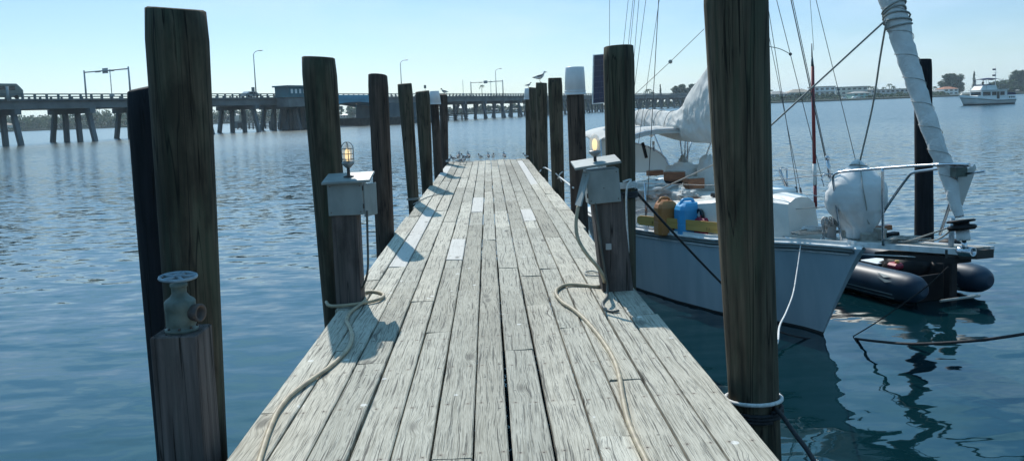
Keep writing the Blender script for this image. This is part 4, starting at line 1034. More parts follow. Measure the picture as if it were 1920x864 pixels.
mb = MB(); part(mb.add([MYF@Vector(v) for v in ((3.1, -1.6, 1.2), (3.1, 1.6, 1.2), (4.39, 1.6, 1.2), (4.39, -1.6, 1.2), (3.6, -1.5, 2.1), (3.6, 1.5, 2.1), (4.39, 1.6, 2.1), (4.39, -1.6, 2.1))], [(3, 2, 1, 0), (4, 5, 6, 7), (0, 1, 5, 4), (1, 2, 6, 5), (2, 3, 7, 6), (3, 0, 4, 7)], 0, False), 'trunk_cabin', 'white', my)
for x0, x1 in ((4.7, 6.6), (7.0, 8.1), (8.25, 8.9), (9.1, 10.2)):
    part(MB().box((x0, -1.74, 2.0 if x0 != 8.25 else 1.2), (x1, -1.69, 2.8), frame=MYF), 'window', 'darkglass', my)
part(MB().box((4.35, -1.4, 2.1), (4.39, 1.4, 2.8), frame=MYF), 'windscreen', 'darkglass', my)
part(MB().box((4.1, -1.95, 3.153), (11.2, 1.95, 3.28), frame=MYF), 'house_roof', 'white', my)
mb = MB(); rr = []
for x, y, z in ((4.6, 1.2, 3.283), (8.3, 1.5, 3.283)): pass
fb = [[MYF@Vector(v) for v in r] for r in ([(4.3, -1.3, 3.283), (4.3, 1.3, 3.283), (8.6, 1.5, 3.283), (8.6, -1.5, 3.283)], [(5.1, -1.25, 4.25), (5.1, 1.25, 4.25), (8.2, 1.45, 4.25), (8.2, -1.45, 4.25)])]
part(MB().loft(fb, smooth=False), 'flybridge', 'white', my)
part(MB().box((5.0, -1.35, 4.253), (7.2, 1.35, 4.45), frame=MYF), 'flybridge_cover', 'navy', my)
rows = [[MYF@Vector((4.9+5.0*i/8, y, 5.55+.22*math.sin(math.pi*i/8)-.1*abs(y)+z)) for y, z in ((-1.6, 0), (0, .08), (1.6, 0), (1.6, -.06), (0, 0.02), (-1.6, -.06))] for i in range(9)]
part(MB().loft(rows), 'bimini', 'navy', my)
for x in (5.6, 8.9):
    for y in (-1.5, 1.5): part(MB().tube([MYF@Vector((x+.2, y, 3.3)), MYF@Vector((x, y, 5.5))], .03, 5), 'bimini_pole', 'steel', my)
part(MB().tube([MYF@Vector((9.4, 0, 3.3)), MYF@Vector((9.4, 0, 8.4))], [.09, .05], 6), 'mast', 'white', my)
for z in (6.2, 7.5): part(MB().box((8.6, -.05, z), (9.35, .05, z+.35), frame=MYF), 'flag', 'navy', my)
part(MB().box((9.0, -.4, 6.9), (9.8, .4, 6.95), frame=MYF), 'spreader', 'white', my)
part(MB().box((11.0, -1.75, 2.0), (13.0, 1.75, 2.5), frame=MYF), 'cockpit_awning', 'navy', my)
part(MB().box((10.95, -1.72, 1.0), (13.1, 1.72, 1.85), frame=MYF), 'cockpit', 'white', my)
for i in range(3): part(MB().lathe([(.17, 0), (.17, .04)], MYF@Vector((11.5+i*.55, -1.73, 1.5)), 12, axis=(0, -1, 0)), 'porthole', 'darkglass', my)
part(MB().tube([MYF@Vector((.1, -.3, 2.5))]+[MYF@Vector((r[0][0]+.1, -r[0][1], r[0][2]+.55)) for r in rings[2:11]], .035, 5), 'bow_rail', 'steel', my)
# person sitting at the flybridge helm
px_ = MYF@Vector((6.0, -.2, 4.45)); pm = MB(); 
pm.tube([px_, px_+Vector((0, 0, .3)), px_+Vector((.02, 0, .52)), px_+Vector((.02, 0, .6)), px_+Vector((.02, 0, .68)), px_+Vector((.02, 0, .8)), px_+Vector((0, 0, .88))], [.15, .18, .19, .06, .09, .105, .04], 8)
pm.tube([px_+Vector((.0, -.2, .5)), px_+Vector((-.1, -.26, .25)), px_+Vector((-.38, -.2, .2))], [.06, .05, .04], 6); pm.tube([px_+Vector((.0, .2, .5)), px_+Vector((-.1, .26, .25)), px_+Vector((-.38, .2, .2))], [.06, .05, .04], 6)
single(pm, 'person', 'black', 'person in dark clothes sitting at the flybridge helm of the motor yacht', 'person', px_)
# ------------------------------------------------------------------ sailboat
BA = Vector((-.22, .9755, 0)); BB = Vector((-.9755, -.22, 0)); B0 = Vector((4.34, 9.14, 0)); LOA = 7.7
def bf(s, t, z): return B0+BA*s+BB*t+Vector((0, 0, z))
BFM = Matrix(((BA.x, BB.x, 0, B0.x), (BA.y, BB.y, 0, B0.y), (0, 0, 1, 0), (0, 0, 0, 1)))
def table(tb, s):
    for i in range(len(tb)-1):
        (a, x), (b_, y) = tb[i], tb[i+1]
        if s <= b_:
            k = max(0, (s-a)/(b_-a)); k = k*k*(3-2*k)*.35+k*.65; return x+(y-x)*k
    return tb[-1][1]
HB = [(0, .035), (.5, .13), (.8, .23), (1.46, .50), (2.3, .80), (3.2, 1.06), (4, 1.22), (5, 1.30), (6, 1.22), (7, 1.02), (7.7, .82)]
ZS = [(0, 1.22), (.8, 1.17), (1.46, 1.12), (2.3, 1.05), (4, 1.0), (6, .97), (7.7, 1.0)]
sb = thing('sailboat', 'blue-hulled sailboat with white cabin and furled sails tied up beside the dock', 'sailboat', bf(3.8, 0, 0))
NS = 44
def station(i):
    s = LOA*(i/NS)**1.15; hb, zs = table(HB, s), table(ZS, s); r = min(.93, .30+.30*s) if s < 5 else .93-.12*(s-5)
    out = []
    for v in (0, .08, .2, .35, .5, .65, .8, .975, 1.0, 1.15, 1.6):
        z = zs*(1-v) if v <= 1 else -(v-1)*.9
        st = (.77*min(v, 1)**.9+max(0, v-1)*.9)*max(0, 1-s/2.6)**1.6
        tr = -.35*v*max(0, (s-6.2)/1.5)**2
        w_ = 1+(r-1)*(v**1.25 if v < 1 else 1)
        if v > 1: w_ *= max(.05, 1-(v-1)*1.2)
        out.append((s+st+tr, hb*w_, z))
    return out
ST = [station(i) for i in range(NS+1)]
def strip(a, b_, off=0): return [[bf(x, t+off, z) for x, t, z in st[a:b_]] for st in ST]
mb = MB()
for sg in (1, -1): mb.loft([[bf(x, sg*t, z) for x, t, z in st[0:8]] for st in ST], closed=False)
mb.add([bf(x, t, z) for x, t, z in ST[-1][0:8]]+[bf(x, -t, z) for x, t, z in reversed(ST[-1][0:8])], [tuple(range(16))], 0, False)
mb.add([bf(x, t, z) for x, t, z in ST[0][0:8]]+[bf(x, -t, z) for x, t, z in ST[0][0:8]], [(k, k+1, k+9, k+8) for k in range(7)], 0, False)
part(mb, 'hull', 'hull', sb)
mb = MB()
for sg in (1, -1): mb.loft([[bf(x, sg*t, z) for x, t, z in st[7:11]] for st in ST], closed=False)
mb.add([bf(x, t, z) for x, t, z in ST[0][7:11]]+[bf(x, -t, z) for x, t, z in ST[0][7:11]], [(k, k+1, k+5, k+4) for k in range(3)], 0, False)
mb.add([bf(x, t, z) for x, t, z in ST[-1][7:11]]+[bf(x, -t, z) for x, t, z in reversed(ST[-1][7:11])], [tuple(range(8))], 0, False)
part(mb, 'antifouling', 'antifoul', sb)
for sg in (1, -1):
    mb = MB().tube([bf(st[0][0], sg*(st[0][1]+.012), st[0][2]+.01) for st in ST[1:]], .022, 6); mb.tube([bf(st[1][0], sg*(st[1][1]+.015), st[0][2]-.085) for st in ST[1:]], .010, 5)
    part(mb, 'rub_rail', 'rail', sb)
    part(MB().tube([bf(st[0][0], sg*(st[0][1]+.010), st[0][2]-.04) for st in ST[1:34]], .024, 5), 'rail_strake', 'railing', sb)
    part(MB().loft([[bf(st[0][0], sg*(st[0][1]-d), st[0][2]+h_) for d, h_ in ((.0, -.02), (.0, .07), (.035, .07), (.035, -.02))] for st in ST[2:]], smooth=False), 'toe_rail', 'gelwhite', sb)
mb = MB(); mb.loft([[bf(st[0][0], st[0][1]*k, st[0][2]+.04*(1-k*k)-.015) for k in (1, .6, .2, -.2, -.6, -1)] for st in ST], closed=False)
part(mb, 'deck', 'gelwhite', sb)
# cabin trunk
CW = [(1.22, .20), (1.7, .40), (2.3, .58), (3.2, .78), (4.6, .92), (5.0, .92)]; CZ = [(1.22, 1.66), (1.8, 1.69), (2.6, 1.56), (3.2, 1.47), (4.6, 1.42), (5.0, 1.42)]
rg = []
for i in range(19):
    s = 1.22+3.8*i/18; w_, z = table(CW, s), table(CZ, s); zd = table(ZS, s)-.02; fr_ = -.10 if i == 0 else 0
    rg.append([bf(s+(fr_ if zz == zd else 0), t, zz) for t, zz in ((w_+.03, zd), (w_, z-.03), (w_-.04, z), (w_*.5, z+.045), (0, z+.06), (-w_*.5, z+.045), (-w_+.04, z), (-w_, z-.03), (-w_-.03, zd))])
part(MB().loft(rg, smooth=False), 'cabin', 'gel', sb)
for s in (2.7, 3.7):
    w_ = table(CW, s)+.022; part(MB().lathe([(.10, 0), (.10, .03), (.07, .03), (.07, .004)], bf(s, w_-.01, table(CZ, s)-.2), 16, axis=BB), 'porthole', 'darkglass', sb)
def handrail(pa, pb, m='teak', n=3):
    pa, pb = Vector(pa), Vector(pb); d = pb-pa
    mb = MB().tube([pa, pa+d*.02+Vector((0, 0, .0)), pb], .017, 6)
    for i in range(n):
        q_ = pa+d*(i/(n-1)); mb.tube([q_+d*(.03 if i == 0 else -.03 if i == n-1 else 0), q_-Vector((0, 0, .075))], .018, 6)
    part(mb, 'handrail', m, sb)
handrail(P(1260, 366, 12.75), P(1323, 374, 12.2)); handrail(P(1170, 346, 13.9), P(1203, 350, 13.7), 'teakgrey'); handrail(P(1452, 352, 11.9), P(1478, 365, 11.2), 'teak', 4)
# stern locker / cockpit coamings
for sg in (1, -1): part(MB().box((5.03, sg*.62-.05, .95), (7.2, sg*.62+.05, 1.42), frame=BFM, bev=.02), 'coaming', 'gelwhite', sb)
# companionway dodger
MASTP = Vector((3.93, 11.8, 0))
part(MB().tube([MASTP+Vector((0, 0, 1.45)), MASTP+Vector((0, 0, 12.4))], [.075, .06], 14), 'mast', 'rail', sb)
def Yb_(px): return (2.95+3.871)/((px-914)/1500+.245)
cov = [(1189, 214, 235), (1194, 207, 239), (1205, 205, 243), (1218, 205, 247), (1232, 206, 251), (1246, 208, 255), (1258, 209, 259), (1268, 208, 262), (1277, 204, 264), (1284, 196, 265), (1291, 181, 266), (1299, 166, 267), (1308, 154, 268), (1318, 142, 268), (1328, 127, 269), (1340, 108, 270), (1356, 92, 271), (1376, 80, 272), (1398, 62, 272), (1412, 56, 272)]
fine = []
for i in range(len(cov)-1):
    for k in range(9):
        t = k/9; fine.append(tuple(cov[i][j]*(1-t)+cov[i+1][j]*t for j in range(3)))
fine.append(cov[-1])
rg = []
for (px, ya, yb) in fine:
    Y = Yb_(px); a = P(px, ya, Y); c = P(px, yb, Y); mid = (a+c)/2; h_ = (a-c).length/2; w_ = .10+.10*min(1, (px-1189)/60); ring = []
    if px < 1192: w_ = .05
    for j in range(56):
        th = 2*math.pi*j/56; cx_, cz_ = math.cos(th), math.sin(th)
        u = (px-1189)/26.0
        q = Vector((u+cz_*1.1+cx_*.4, cz_*.9*h_/.3, cx_*.8)); fold = abs(noise.noise(Vector((q.x*2.4, q.y*1.1, q.z*1.1))))*1.2+abs(noise.noise(Vector((q.x*5, q.y*2, q.z*2))+Vector((5, 1, 2))))*.7
        f_ = 1-.34*fold*min(1, (px-1189)/20)*(1 if abs(cz_) < .98 else .6)
        ring.append(mid+Vector((-.97, -.2, 0))*(w_*cx_*(1-.35*cz_)*f_)+Vector((0, 0, cz_*h_*(1 if abs(cz_) > .9 else .97))))
    rg.append(ring)
part(MB().loft(rg), 'mainsail_cover', 'canvas', sb)
part(MB().tube([P(1188, 234, Yb_(1188)+.02), P(1412, 268, 11.8)], .05, 10), 'boom', 'rail', sb)
# bimini
rg = []
for i in range(13):
    s = 4.7+2.6*i/12; ring = []
    for k in range(15):
        u = -1+2*k/14; t = .22+.86*u; z = 2.44+.17*(1-abs(u)**2.6)+.03*math.sin(i/12*math.pi*3)-(.10 if i in (0, 12) else 0)-.05*abs(math.sin(i*math.pi/4))
        ring.append((t, z))
    rg.append([bf(s, t, z) for t, z in ring]+[bf(s, t, z-.02) for t, z in reversed(ring)])
part(MB().loft(rg), 'bimini', 'biminicloth', sb)
def arch(s, zt, tt=.22, hw=.86, base=1.2, s2=None):
    s2 = s if s2 is None else s2; pts = [bf(s2, tt+hw*.98, base)]
    for k in range(9): u = 1-2*k/8; pts.append(bf(s, tt+hw*u, zt+.16*(1-abs(u)**2.6)))
    pts.append(bf(s2, tt-hw*.98, base)); return pts
for s, s2 in ((4.73, 5.6), (5.7, 5.7), (7.2, 6.0)): part(MB().tube(arch(s, 2.4, s2=s2), .014, 6), 'bimini_frame', 'steel', sb)
# clear side screens of the dodger
Yd = 14.4
fp = [(1120, 262), (1160, 262), (1188, 268), (1208, 273), (1224, 279), (1238, 287), (1248, 297), (1254, 309), (1256, 322)]
lo = [(px, 324) for px, _ in fp]
mb = MB(); top_ = [P(x, y, Yd+.9*(1256-x)/140) for x, y in fp]; bot_ = [P(x, y, Yd+.9*(1256-x)/140) for x, y in lo]
n_ = len(top_); th_ = Vector((.004, .012, 0))
vs = top_+bot_; mb.add(vs+[v+th_ for v in vs], [(i, i+1, n_+i+1, n_+i) for i in range(n_-1)]+[(2*n_+n_+i, 2*n_+n_+i+1, 2*n_+i+1, 2*n_+i) for i in range(n_-1)], 0, False)
part(mb, 'clear_screen', 'clearvinyl', sb, recalc=False)
part(MB().tube(top_, .016, 6), 'screen_hoop', 'steel', sb)
part(MB().box((5.0, .5, 1.40), (5.6, 1.0, 1.62), frame=BFM, bev=.03), 'screen_skirt', 'canvas', sb)
# inside the cockpit: mizzen-like poles, winch lump and blocks seen through the bimini opening
for a, c in (((1275, 262), (1281, 305)), ((1285, 262), (1284, 300)), ((1298, 263), (1284, 305))): part(MB().tube([P(*a, 14.9), P(*c, 14.9)], .014, 6), 'tackle_pole', 'steel', sb)
part(MB().tube([P(1205, 268, 14.3), P(1212, 296, 14.2)], .03, 8), 'vent_tube', 'black', sb)
part(MB().tube([P(1225, 265, 14.2), P(1226, 284, 14.2)], .022, 8), 'vent_tube', 'steel', sb)
def blob(name, c, r, m, label, cat, seed=1, amp=.25, fq=2.2, n=28, par=None, flat=.0, q=None):
    c = Vector(c); mb = MB(); rings = []; k = n//2
    for i in range(k+1):
        t = -math.pi/2*.999+math.pi*.998*i/k; ring = []
        for j in range(n):
            a = 2*math.pi*j/n; d = Vector((math.cos(t)*math.cos(a), math.cos(t)*math.sin(a), math.sin(t)))
            f_ = 1+amp*(abs(noise.noise(d*fq+Vector((seed*3.1, 0, 0))))*2-.6)+amp*.5*noise.noise(d*fq*2.7+Vector((seed, 9, 0)))
            v = Vector((d.x*r[0], d.y*r[1], max(d.z, -1+flat)*r[2]))*f_; ring.append(c+(q@v if q is not None else v))
        rings.append(ring)
    mb.loft(rings)
    return single(mb, name, m, label, cat, c-Vector((0, 0, r[2]))) if par is None else part(mb, name, m, par)
blob('tackle_bundle', P(1281, 312, 14.8), (.10, .10, .22), 'rope_grey', '', '', 3, .3, par=sb)
part(MB().box((5.4, -1.0, 1.35), (6.9, -.55, 1.52), frame=BFM, bev=.03), 'far_coaming', 'gelwhite', sb)
BRT = Matrix(((BA.x, BB.x, 0), (BA.y, BB.y, 0), (0, 0, 1)))
blob('crumpled_cloth', P(1222, 356, 13.2), (.52, .42, .15), 'canvas', 'long heap of crumpled white canvas on the cabin roof behind the jugs', 'cloth', 4, .35, 3.2, n=44, flat=.3, q=BRT)
blob('crumpled_cloth', P(1276, 366, 12.75), (.40, .22, .10), 'canvas', 'smaller crumpled grey-white cloth lying along the wooden handrail', 'cloth', 6, .4, 3.5, n=40, flat=.3, q=BRT)
blob('canvas_sack', P(1283, 322, 14.3), (.34, .3, .17), 'canvas', 'rounded white canvas sack on the cabin roof below the boom', 'sack', 8, .2, 2.0, n=32, flat=.3)
blob('canvas_sack', P(1330, 330, 13.9), (.22, .3, .36), 'canvas', 'white canvas bundle at the foot of the mast beside the piling', 'sack', 9, .2, 2.0, n=32, flat=.2)
def wbox(pa, pb, Y, dep, label, rot=.25, m='teak'):
    a, c = P(pa[0], pa[1], Y), P(pb[0], pb[1], Y); o = thing('wooden_box', label, 'box', (a+c)/2); fr = frame((min(a.x, c.x), Y, c.z), (1, rot, 0), (-rot, 1, 0)); W_ = abs(c.x-a.x); H_ = a.z-c.z
    part(MB().box((0, 0, 0), (W_, dep, H_), frame=fr, bev=.006), 'box_body', m, o); part(MB().box((.02, .02, H_+.001), (W_-.02, dep-.02, H_+.012), frame=fr), 'box_lid', 'teakgrey' if m == 'teak' else m, o)
wbox((1216, 321), (1247, 329), 14.0, .10, 'long reddish wooden box at the back of the cabin roof')
wbox((1244, 323), (1283, 342), 13.6, .16, 'reddish wooden box in the middle of the cabin roof', -.35)
wbox((1291, 336), (1326, 354), 13.0, .18, 'orange-brown wooden box nearest to the massive piling', .3)
# jugs
def jug(px, yt, yb, wpx, Y, m, label, rot=.3, cap='black'):
    b_ = P(px, yb, Y); T = P(px, yt, Y); H_ = T.z-b_.z; W_ = wpx*Y/F*1.08; D = W_*.7; o = thing('jerry_can', label, 'jerry can', b_, group='plastic jerry cans on the side deck'); fr = frame(b_, (1, rot, 0), (-rot, 1, 0))
    hx, hy = W_/2, D/2
    def ring(kx, ky, z, e=.22, sx=0):
        return [fr@Vector((sx+x*hx*kx, y*hy*ky, z)) for x, y in ((-1, -1+e*2), (-1+e, -1), (1-e, -1), (1, -1+e*2), (1, 1-e*2), (1-e, 1), (-1+e, 1), (-1, 1-e*2))]
    mb = MB().loft([ring(.93, .93, 0), ring(1, 1, .02), ring(1, 1, H_*.34), ring(.97, .97, H_*.36), ring(1, 1, H_*.38), ring(1, 1, H_*.72), ring(.88, .92, H_*.82), ring(.60, .75, H_*.90, sx=-W_*.02), ring(.5, .5, H_*.905)], smooth=False)
    part(mb, 'can_body', m, o)
    part(MB().tube([fr@Vector((-hx*.7, 0, H_*.84)), fr@Vector((-hx*.5, 0, H_*.96)), fr@Vector((-hx*.1, 0, H_*.98)), fr@Vector((hx*.3, 0, H_*.96)), fr@Vector((hx*.5, 0, H_*.84))], W_*.06, 8, spline=4), 'handle', m, o)
    part(MB().lathe([(W_*.13, 0), (W_*.13, H_*.1), (W_*.10, H_*.11)], fr@Vector((hx*.62, -hy*.2, H_*.74)), 12, axis=(.3, -.1, 1)), 'cap', cap, o)
jug(1249, 369, 439, 39, 12.0, 'jug_orange', 'brownish orange jerry can on the side deck, left of the blue one')
jug(1292, 372, 442, 47, 11.8, 'jug_blue', 'bright blue jerry can between the orange and the red ones')
jug(1326, 403, 443, 42, 11.6, 'jug_red', 'low dark red fuel can right of the blue jerry can', cap='yellowwood')
# yellow board lashed on edge
pa, pb, pc_, pd = P(1197, 404, 12.25), P(1352, 418, 11.2), P(1352, 439, 11.2), P(1197, 421, 12.25)
ex = (pb-pa).normalized()*.5; mb = MB(); th_ = Vector((.014, .03, 0))
L0, L1 = [pa, pd], [pb+ex, pc_+ex+Vector((0, 0, 0))]
ring0 = lambda a, c, s=1: [a, c, c+th_, a+th_]
c_ = pa.lerp(pd, .5)
mb.loft([ring0(c_+(pa-c_)*.55-ex*.05, c_+(pd-c_)*.55-ex*.05), ring0(c_+(pa-c_)*.85, c_+(pd-c_)*.85), ring0(pa+ex*.06, pd+ex*.06), ring0(pb+ex, pc_+ex)], smooth=False)
bd = single(mb, 'yellow_board', 'yellowwood', 'long yellow-varnished board set on edge along the boat rail', 'board', pa)
dl = (pb-pa); ORG[bd.name] = Vector(pa)
mb = MB()
for (px, y, w_) in ((1224, 417.5, 3), (1230, 418.5, 1.5), (1249, 421, 1.4), (1261, 422, 1.4), (1294, 425, 2), (1300, 426, 2.2), (1326, 429.5, 2), (1330, 430, 1.5)):
    Y_ = 12.25-(px-1197)/155*1.05-.006; q_ = P(px, y, Y_); mb.box((q_.x-w_*.004, q_.y-.004, q_.z-.022), (q_.x+w_*.004, q_.y+.002, q_.z+.022))
part(mb, 'burn_marks', 'black', bd)
# stanchions, lifelines
for a, c, Y in (((1209, 343), (1212, 431), 12.55), ((1475, 315), (1477, 372), 11.6), ((1463, 318), (1475, 352), 11.65)): part(MB().tube([P(*a, Y), P(*c, Y)], .014, 8), 'stanchion', 'steel', sb)
def line(name, pts, r, m, spline=4, par=None): return part(MB().tube([P(x, y, Y) for x, y, Y in pts], r, 6, spline=spline), name, m, par or sb)
line('lifeline', [(1120, 340, 14.5), (1210, 344, 12.55), (1280, 346, 12.0), (1345, 347, 11.4), (1452, 338, 10.6), (1562, 326, 9.75)], .0055, 'wire')
line('lifeline', [(1120, 383, 14.5), (1211, 390, 12.55), (1280, 396, 12.0), (1345, 400, 11.4), (1452, 395, 10.6), (1566, 386, 9.75)], .0055, 'rope_grey')
line('lifeline', [(1440, 322, 11.8), (1480, 318, 11.5), (1550, 325, 10.4), (1640, 330, 9.8), (1700, 327, 9.2)], .005, 'rope')
line('lifeline', [(1440, 352, 11.8), (1478, 357, 11.5), (1545, 370, 10.4)], .005, 'rope')
line('gate_loop', [(1476, 318, 11.6), (1467, 314, 11.6), (1461, 320, 11.6), (1464, 332, 11.6), (1473, 352, 11.6)], .007, 'steel')
# standing rigging: upper end carried on in a straight line well above the picture
def stay(a, c, r=.0045, m='wire', up=1.6, name='shroud'):
    A_, C_ = P(*a), P(*c); part(MB().tube([A_, C_, C_+(C_-A_)*up], r, 6), name, m, sb)
stay((1211, 430, 12.6), (1235, 0, 12.3), .006, up=1.4)
stay((1197, 269, 13.2), (1228.6, 52, 12.8), .004, up=2.2)
for a, c in (((1143, 330, 15.4), (1143, 0, 15.0)), ((1143, 330, 15.5), (1178, 0, 15.0)), ((1152, 330, 15.2), (1187, 0, 14.8)), ((1158, 330, 15.2), (1190, 0, 14.6)), ((1170, 330, 14.6), (1198, 0, 14.2)), ((1168, 330, 14.4), (1211, 0, 14.0))): stay(a, c, .0045, up=1.3, name='backstay')
stay((1500, 388, 11.1), (1438, 0, 11.3), .0045, up=1.2); stay((1507, 388, 11.1), (1438, 49, 11.3), .004, up=1.4)
stay((1545, 350, 10.6), (1456, 0, 10.9), .0045, up=1.3)
stay((1553, 322, 9.95), (1483, 0, 10.3), .0065, up=1.3, name='inner_forestay'); stay((1555, 322, 9.95), (1486, 0, 10.3), .0045, up=1.3, name='inner_forestay')
stay((1604, 300, 9.75), (1530, 0, 10.1), .004, up=1.4, name='halyard'); stay((1526, 95, 10.9), (1519, 0, 10.9), .003, up=3, name='halyard')
tb_ = MB().tube([P(1551, 300, 9.95), P(1556, 330, 9.9)], .022, 8); tb_.tube([P(1556, 330, 9.9), P(1562, 420, 9.8)], .007, 6); tb_.ball(P(1551, 296, 9.95), .03); tb_.ball(P(1554, 312, 9.95), .026); tb_.ball(P(1557, 330, 9.95), .035)
part(tb_, 'turnbuckle', 'steel', sb)
line('shackle_hook', [(1556, 326, 9.85), (1545, 328, 9.85), (1540, 338, 9.85)], .010, 'steel')
for a, c in (((1492, 350), (1497, 382)), ((1500, 352), (1507, 388))): part(MB().tube([P(*a, 11.15), P(*c, 11.1)], .016, 6), 'turnbuckle', 'wire', sb)
line('jib_sheet', [(1661, 38, 8.72), (1446, 235, 10.3), (1340, 308, 11.9), (1192, 376, 13.1)], .011, 'rope_grey', 0)
line('jib_sheet', [(1662, 40, 8.7), (1650, 110, 9.0), (1636, 200, 9.3), (1613, 300, 9.65)], .011, 'rope_grey')
line('flag_halyard', [(1320, 55, 12.6), (1258, 115, 13.4), (1191, 177, 14.2)], .005, 'rope_grey', 0)
line('flag_halyard', [(1438, 87, 11.0), (1462, 92, 11), (1482, 102, 10.9)], .006, 'rope_grey')
part(MB().ball(P(1257, 116, 13.4), .035), 'knot', 'rope_grey', sb); part(MB().ball(P(1482, 102, 10.9), .022), 'knot', 'black', sb)
# marker pole
o = thing('marker_pole', 'thin red pole with one white band standing upright at the port rail', 'pole', P(1529, 386, 10.9))
cuts = [(1529, 390), (1528.2, 347), (1527, 307), (1523.5, 125), (1522.6, 108), (1522, 82)]
for k, (m_, r_) in enumerate((('redpole', .024), ('whitepole', .027), ('redpole', .024), ('wire', .020), ('wire', .010))): part(MB().tube([P(*cuts[k], 10.9), P(*cuts[k+1], 10.9)], [r_, r_*(.95 if k < 3 else .6)], 10), ('pole_section', 'white_band', 'pole_section', 'pole_top', 'pole_tip')[k], m_, o)
# furled jib
fj = [(1799, 407, 8, 0), (1792, 386, 10, 0), (1783, 349, 13, 0), (1771, 308, 14.5, 0), (1758, 280, 15.5, 0), (1740, 227, 17, 0), (1730, 198, 15.5, 0), (1711, 139, 17, 0), (1694, 84, 19, 0), (1681, 36, 21.5, 0), (1677, 24, 18, 0), (1672, 0, 22, 0)]
def Yj(y): return 7.95+.89*(440-y)/440
ctr = [P(px, y, Yj(y)) for px, y, r_, _ in fj]; rd = [r_*Yj(y)/F for px, y, r_, _ in fj]
dirj = (ctr[-1]-ctr[4]).normalized(); ctr += [ctr[-1]+dirj*k for k in (.5, 1.5, 3, 5, 7)]; rd += [.13, .13, .12, .10, .07]
pts, rr = [], []
for i in range(len(ctr)-1):
    m_ = 8 if i < 11 else 12
    for k in range(m_): t = k/m_; pts.append(ctr[i].lerp(ctr[i+1], t)); rr.append(rd[i]*(1-t)+rd[i+1]*t)
rings = []; acc = 0
ax_ = dirj; a1 = ax_.cross(Vector((0, 1, 0))).normalized(); a2 = a1.cross(ax_)
for i, (p, r_) in enumerate(zip(pts, rr)):
    if i: acc += (p-pts[i-1]).length
    ring = []
    for j in range(24):
        th = 2*math.pi*j/24; sp = ((acc/.26+th/(2*math.pi)) % 1.0)
        f_ = 1+.13*(sp-.5)+.04*noise.noise(Vector((math.cos(th)*2, math.sin(th)*2, acc*5)))
        ring.append(p+(a1*math.cos(th)+a2*math.sin(th))*r_*f_)
    rings.append(ring)
part(MB().loft(rings), 'furled_jib', 'furled', sb)
mb = MB(); sp = []
cum = [0]
for i in range(1, len(pts)): cum.append(cum[-1]+(pts[i]-pts[i-1]).length)
def at_len(l):
    for i in range(len(cum)-1):
        if cum[i+1] >= l: t = (l-cum[i])/(cum[i+1]-cum[i]); return pts[i].lerp(pts[i+1], t), rr[i]*(1-t)+rr[i+1]*t
    return pts[-1], rr[-1]
for j in range(18*16+1):
    th = 2*math.pi*j/18; p, r_ = at_len(.2+.275*j/18); sp.append(p+(a1*math.cos(th)+a2*math.sin(th))*(r_*1.055))
mb.tube(sp, .0035, 5)
part(mb, 'sail_seam', 'rope_grey', sb)
mb = MB(); l1 = None
for kk in range(5):
    base = next(cum[i] for i in range(len(pts)) if (pts[i]-P(1677, 26, Yj(26))).length < .12)
    sp = []
    for j in range(17):
        th = 2*math.pi*j/16; p, r_ = at_len(base-.05+kk*.055+.03*math.sin(th+kk)); sp.append(p+(a1*math.cos(th)+a2*math.sin(th))*(r_*1.12))
    mb.tube(sp, .011, 6, caps=False)
part(mb, 'sheet_turns', 'rope_grey', sb)
dc = P(1803, 423, 7.93); dax = (ctr[1]-ctr[0]).normalized()*.6+Vector((0, 0, .6))
px2 = 7.93/F
part(MB().lathe([(22*px2, -.045), (25*px2, -.03), (26*px2, -.01), (23*px2, .005), (14*px2, .01), (14*px2, .03), (24*px2, .035), (26*px2, .05), (22*px2, .06)], dc, 26, axis=dax), 'furling_drum', 'black', sb)
dd_ = dax.normalized()
part(MB().lathe([(11*px2, -.15), (12.5*px2, -.14), (12*px2, -.05)], dc, 18, axis=dax), 'drum_collar', 'rail', sb)
part(MB().lathe([(4*px2, -.27), (5*px2, -.20), (4*px2, -.15)], dc, 10, axis=dax), 'tack_fitting', 'steel', sb)
rc = P(1820, 472, 7.85)
part(MB().lathe([(9.5*px2, -.12), (9.5*px2, .03), (6.5*px2, .03), (6.5*px2, -.08)], rc, 18, axis=(.35, -1, .1), caps=False), 'anchor_roller', 'steel', sb)
part(MB().ball(P(1805, 470, 7.95), (.06, .09, .05)), 'roller_bracket', 'steel', sb)
# bowsprit platform
off = -BB*.42
A1, A2 = P(1549, 450, 9.85), P(1802, 467, 7.98); hz = Vector((0, 0, .062))
def slab(name, a, c, w_, h_, m, lab=None):
    vs = [a, c, c+w_, a+w_]; mb = MB().add([v-h_ for v in vs]+vs, [(3, 2, 1, 0), (4, 5, 6, 7), (0, 1, 5, 4), (1, 2, 6, 5), (2, 3, 7, 6), (3, 0, 4, 7)], 0, False); return part(mb, name, m, sb)
slab('bowsprit_side', A1, A2, off*.12, hz, 'rail'); slab('bowsprit_side', A1+off*.88, A2+off*.88, off*.12, hz, 'rail')
for k in range(4): slab('bowsprit_plank', A1.lerp(A2, -.02)+off*(.13+.185*k), A2.lerp(A1, -.0)+off*(.13+.185*k), off*.17, hz*.5, 'teakgrey')
slab('bowsprit_beam', P(1640, 472, 9.1), P(1790, 482, 8.05), off*.5, Vector((0, 0, .07)), 'black'); slab('bowsprit_end', P(1772, 468, 8.15), P(1832, 470, 7.95), off*.5, Vector((0, 0, .09)), 'timber')
line('rubbing_wire', [(1440, 469, 10.5), (1560, 474, 9.6), (1690, 480, 8.7), (1740, 483, 8.4)], .006, 'rope', 0)
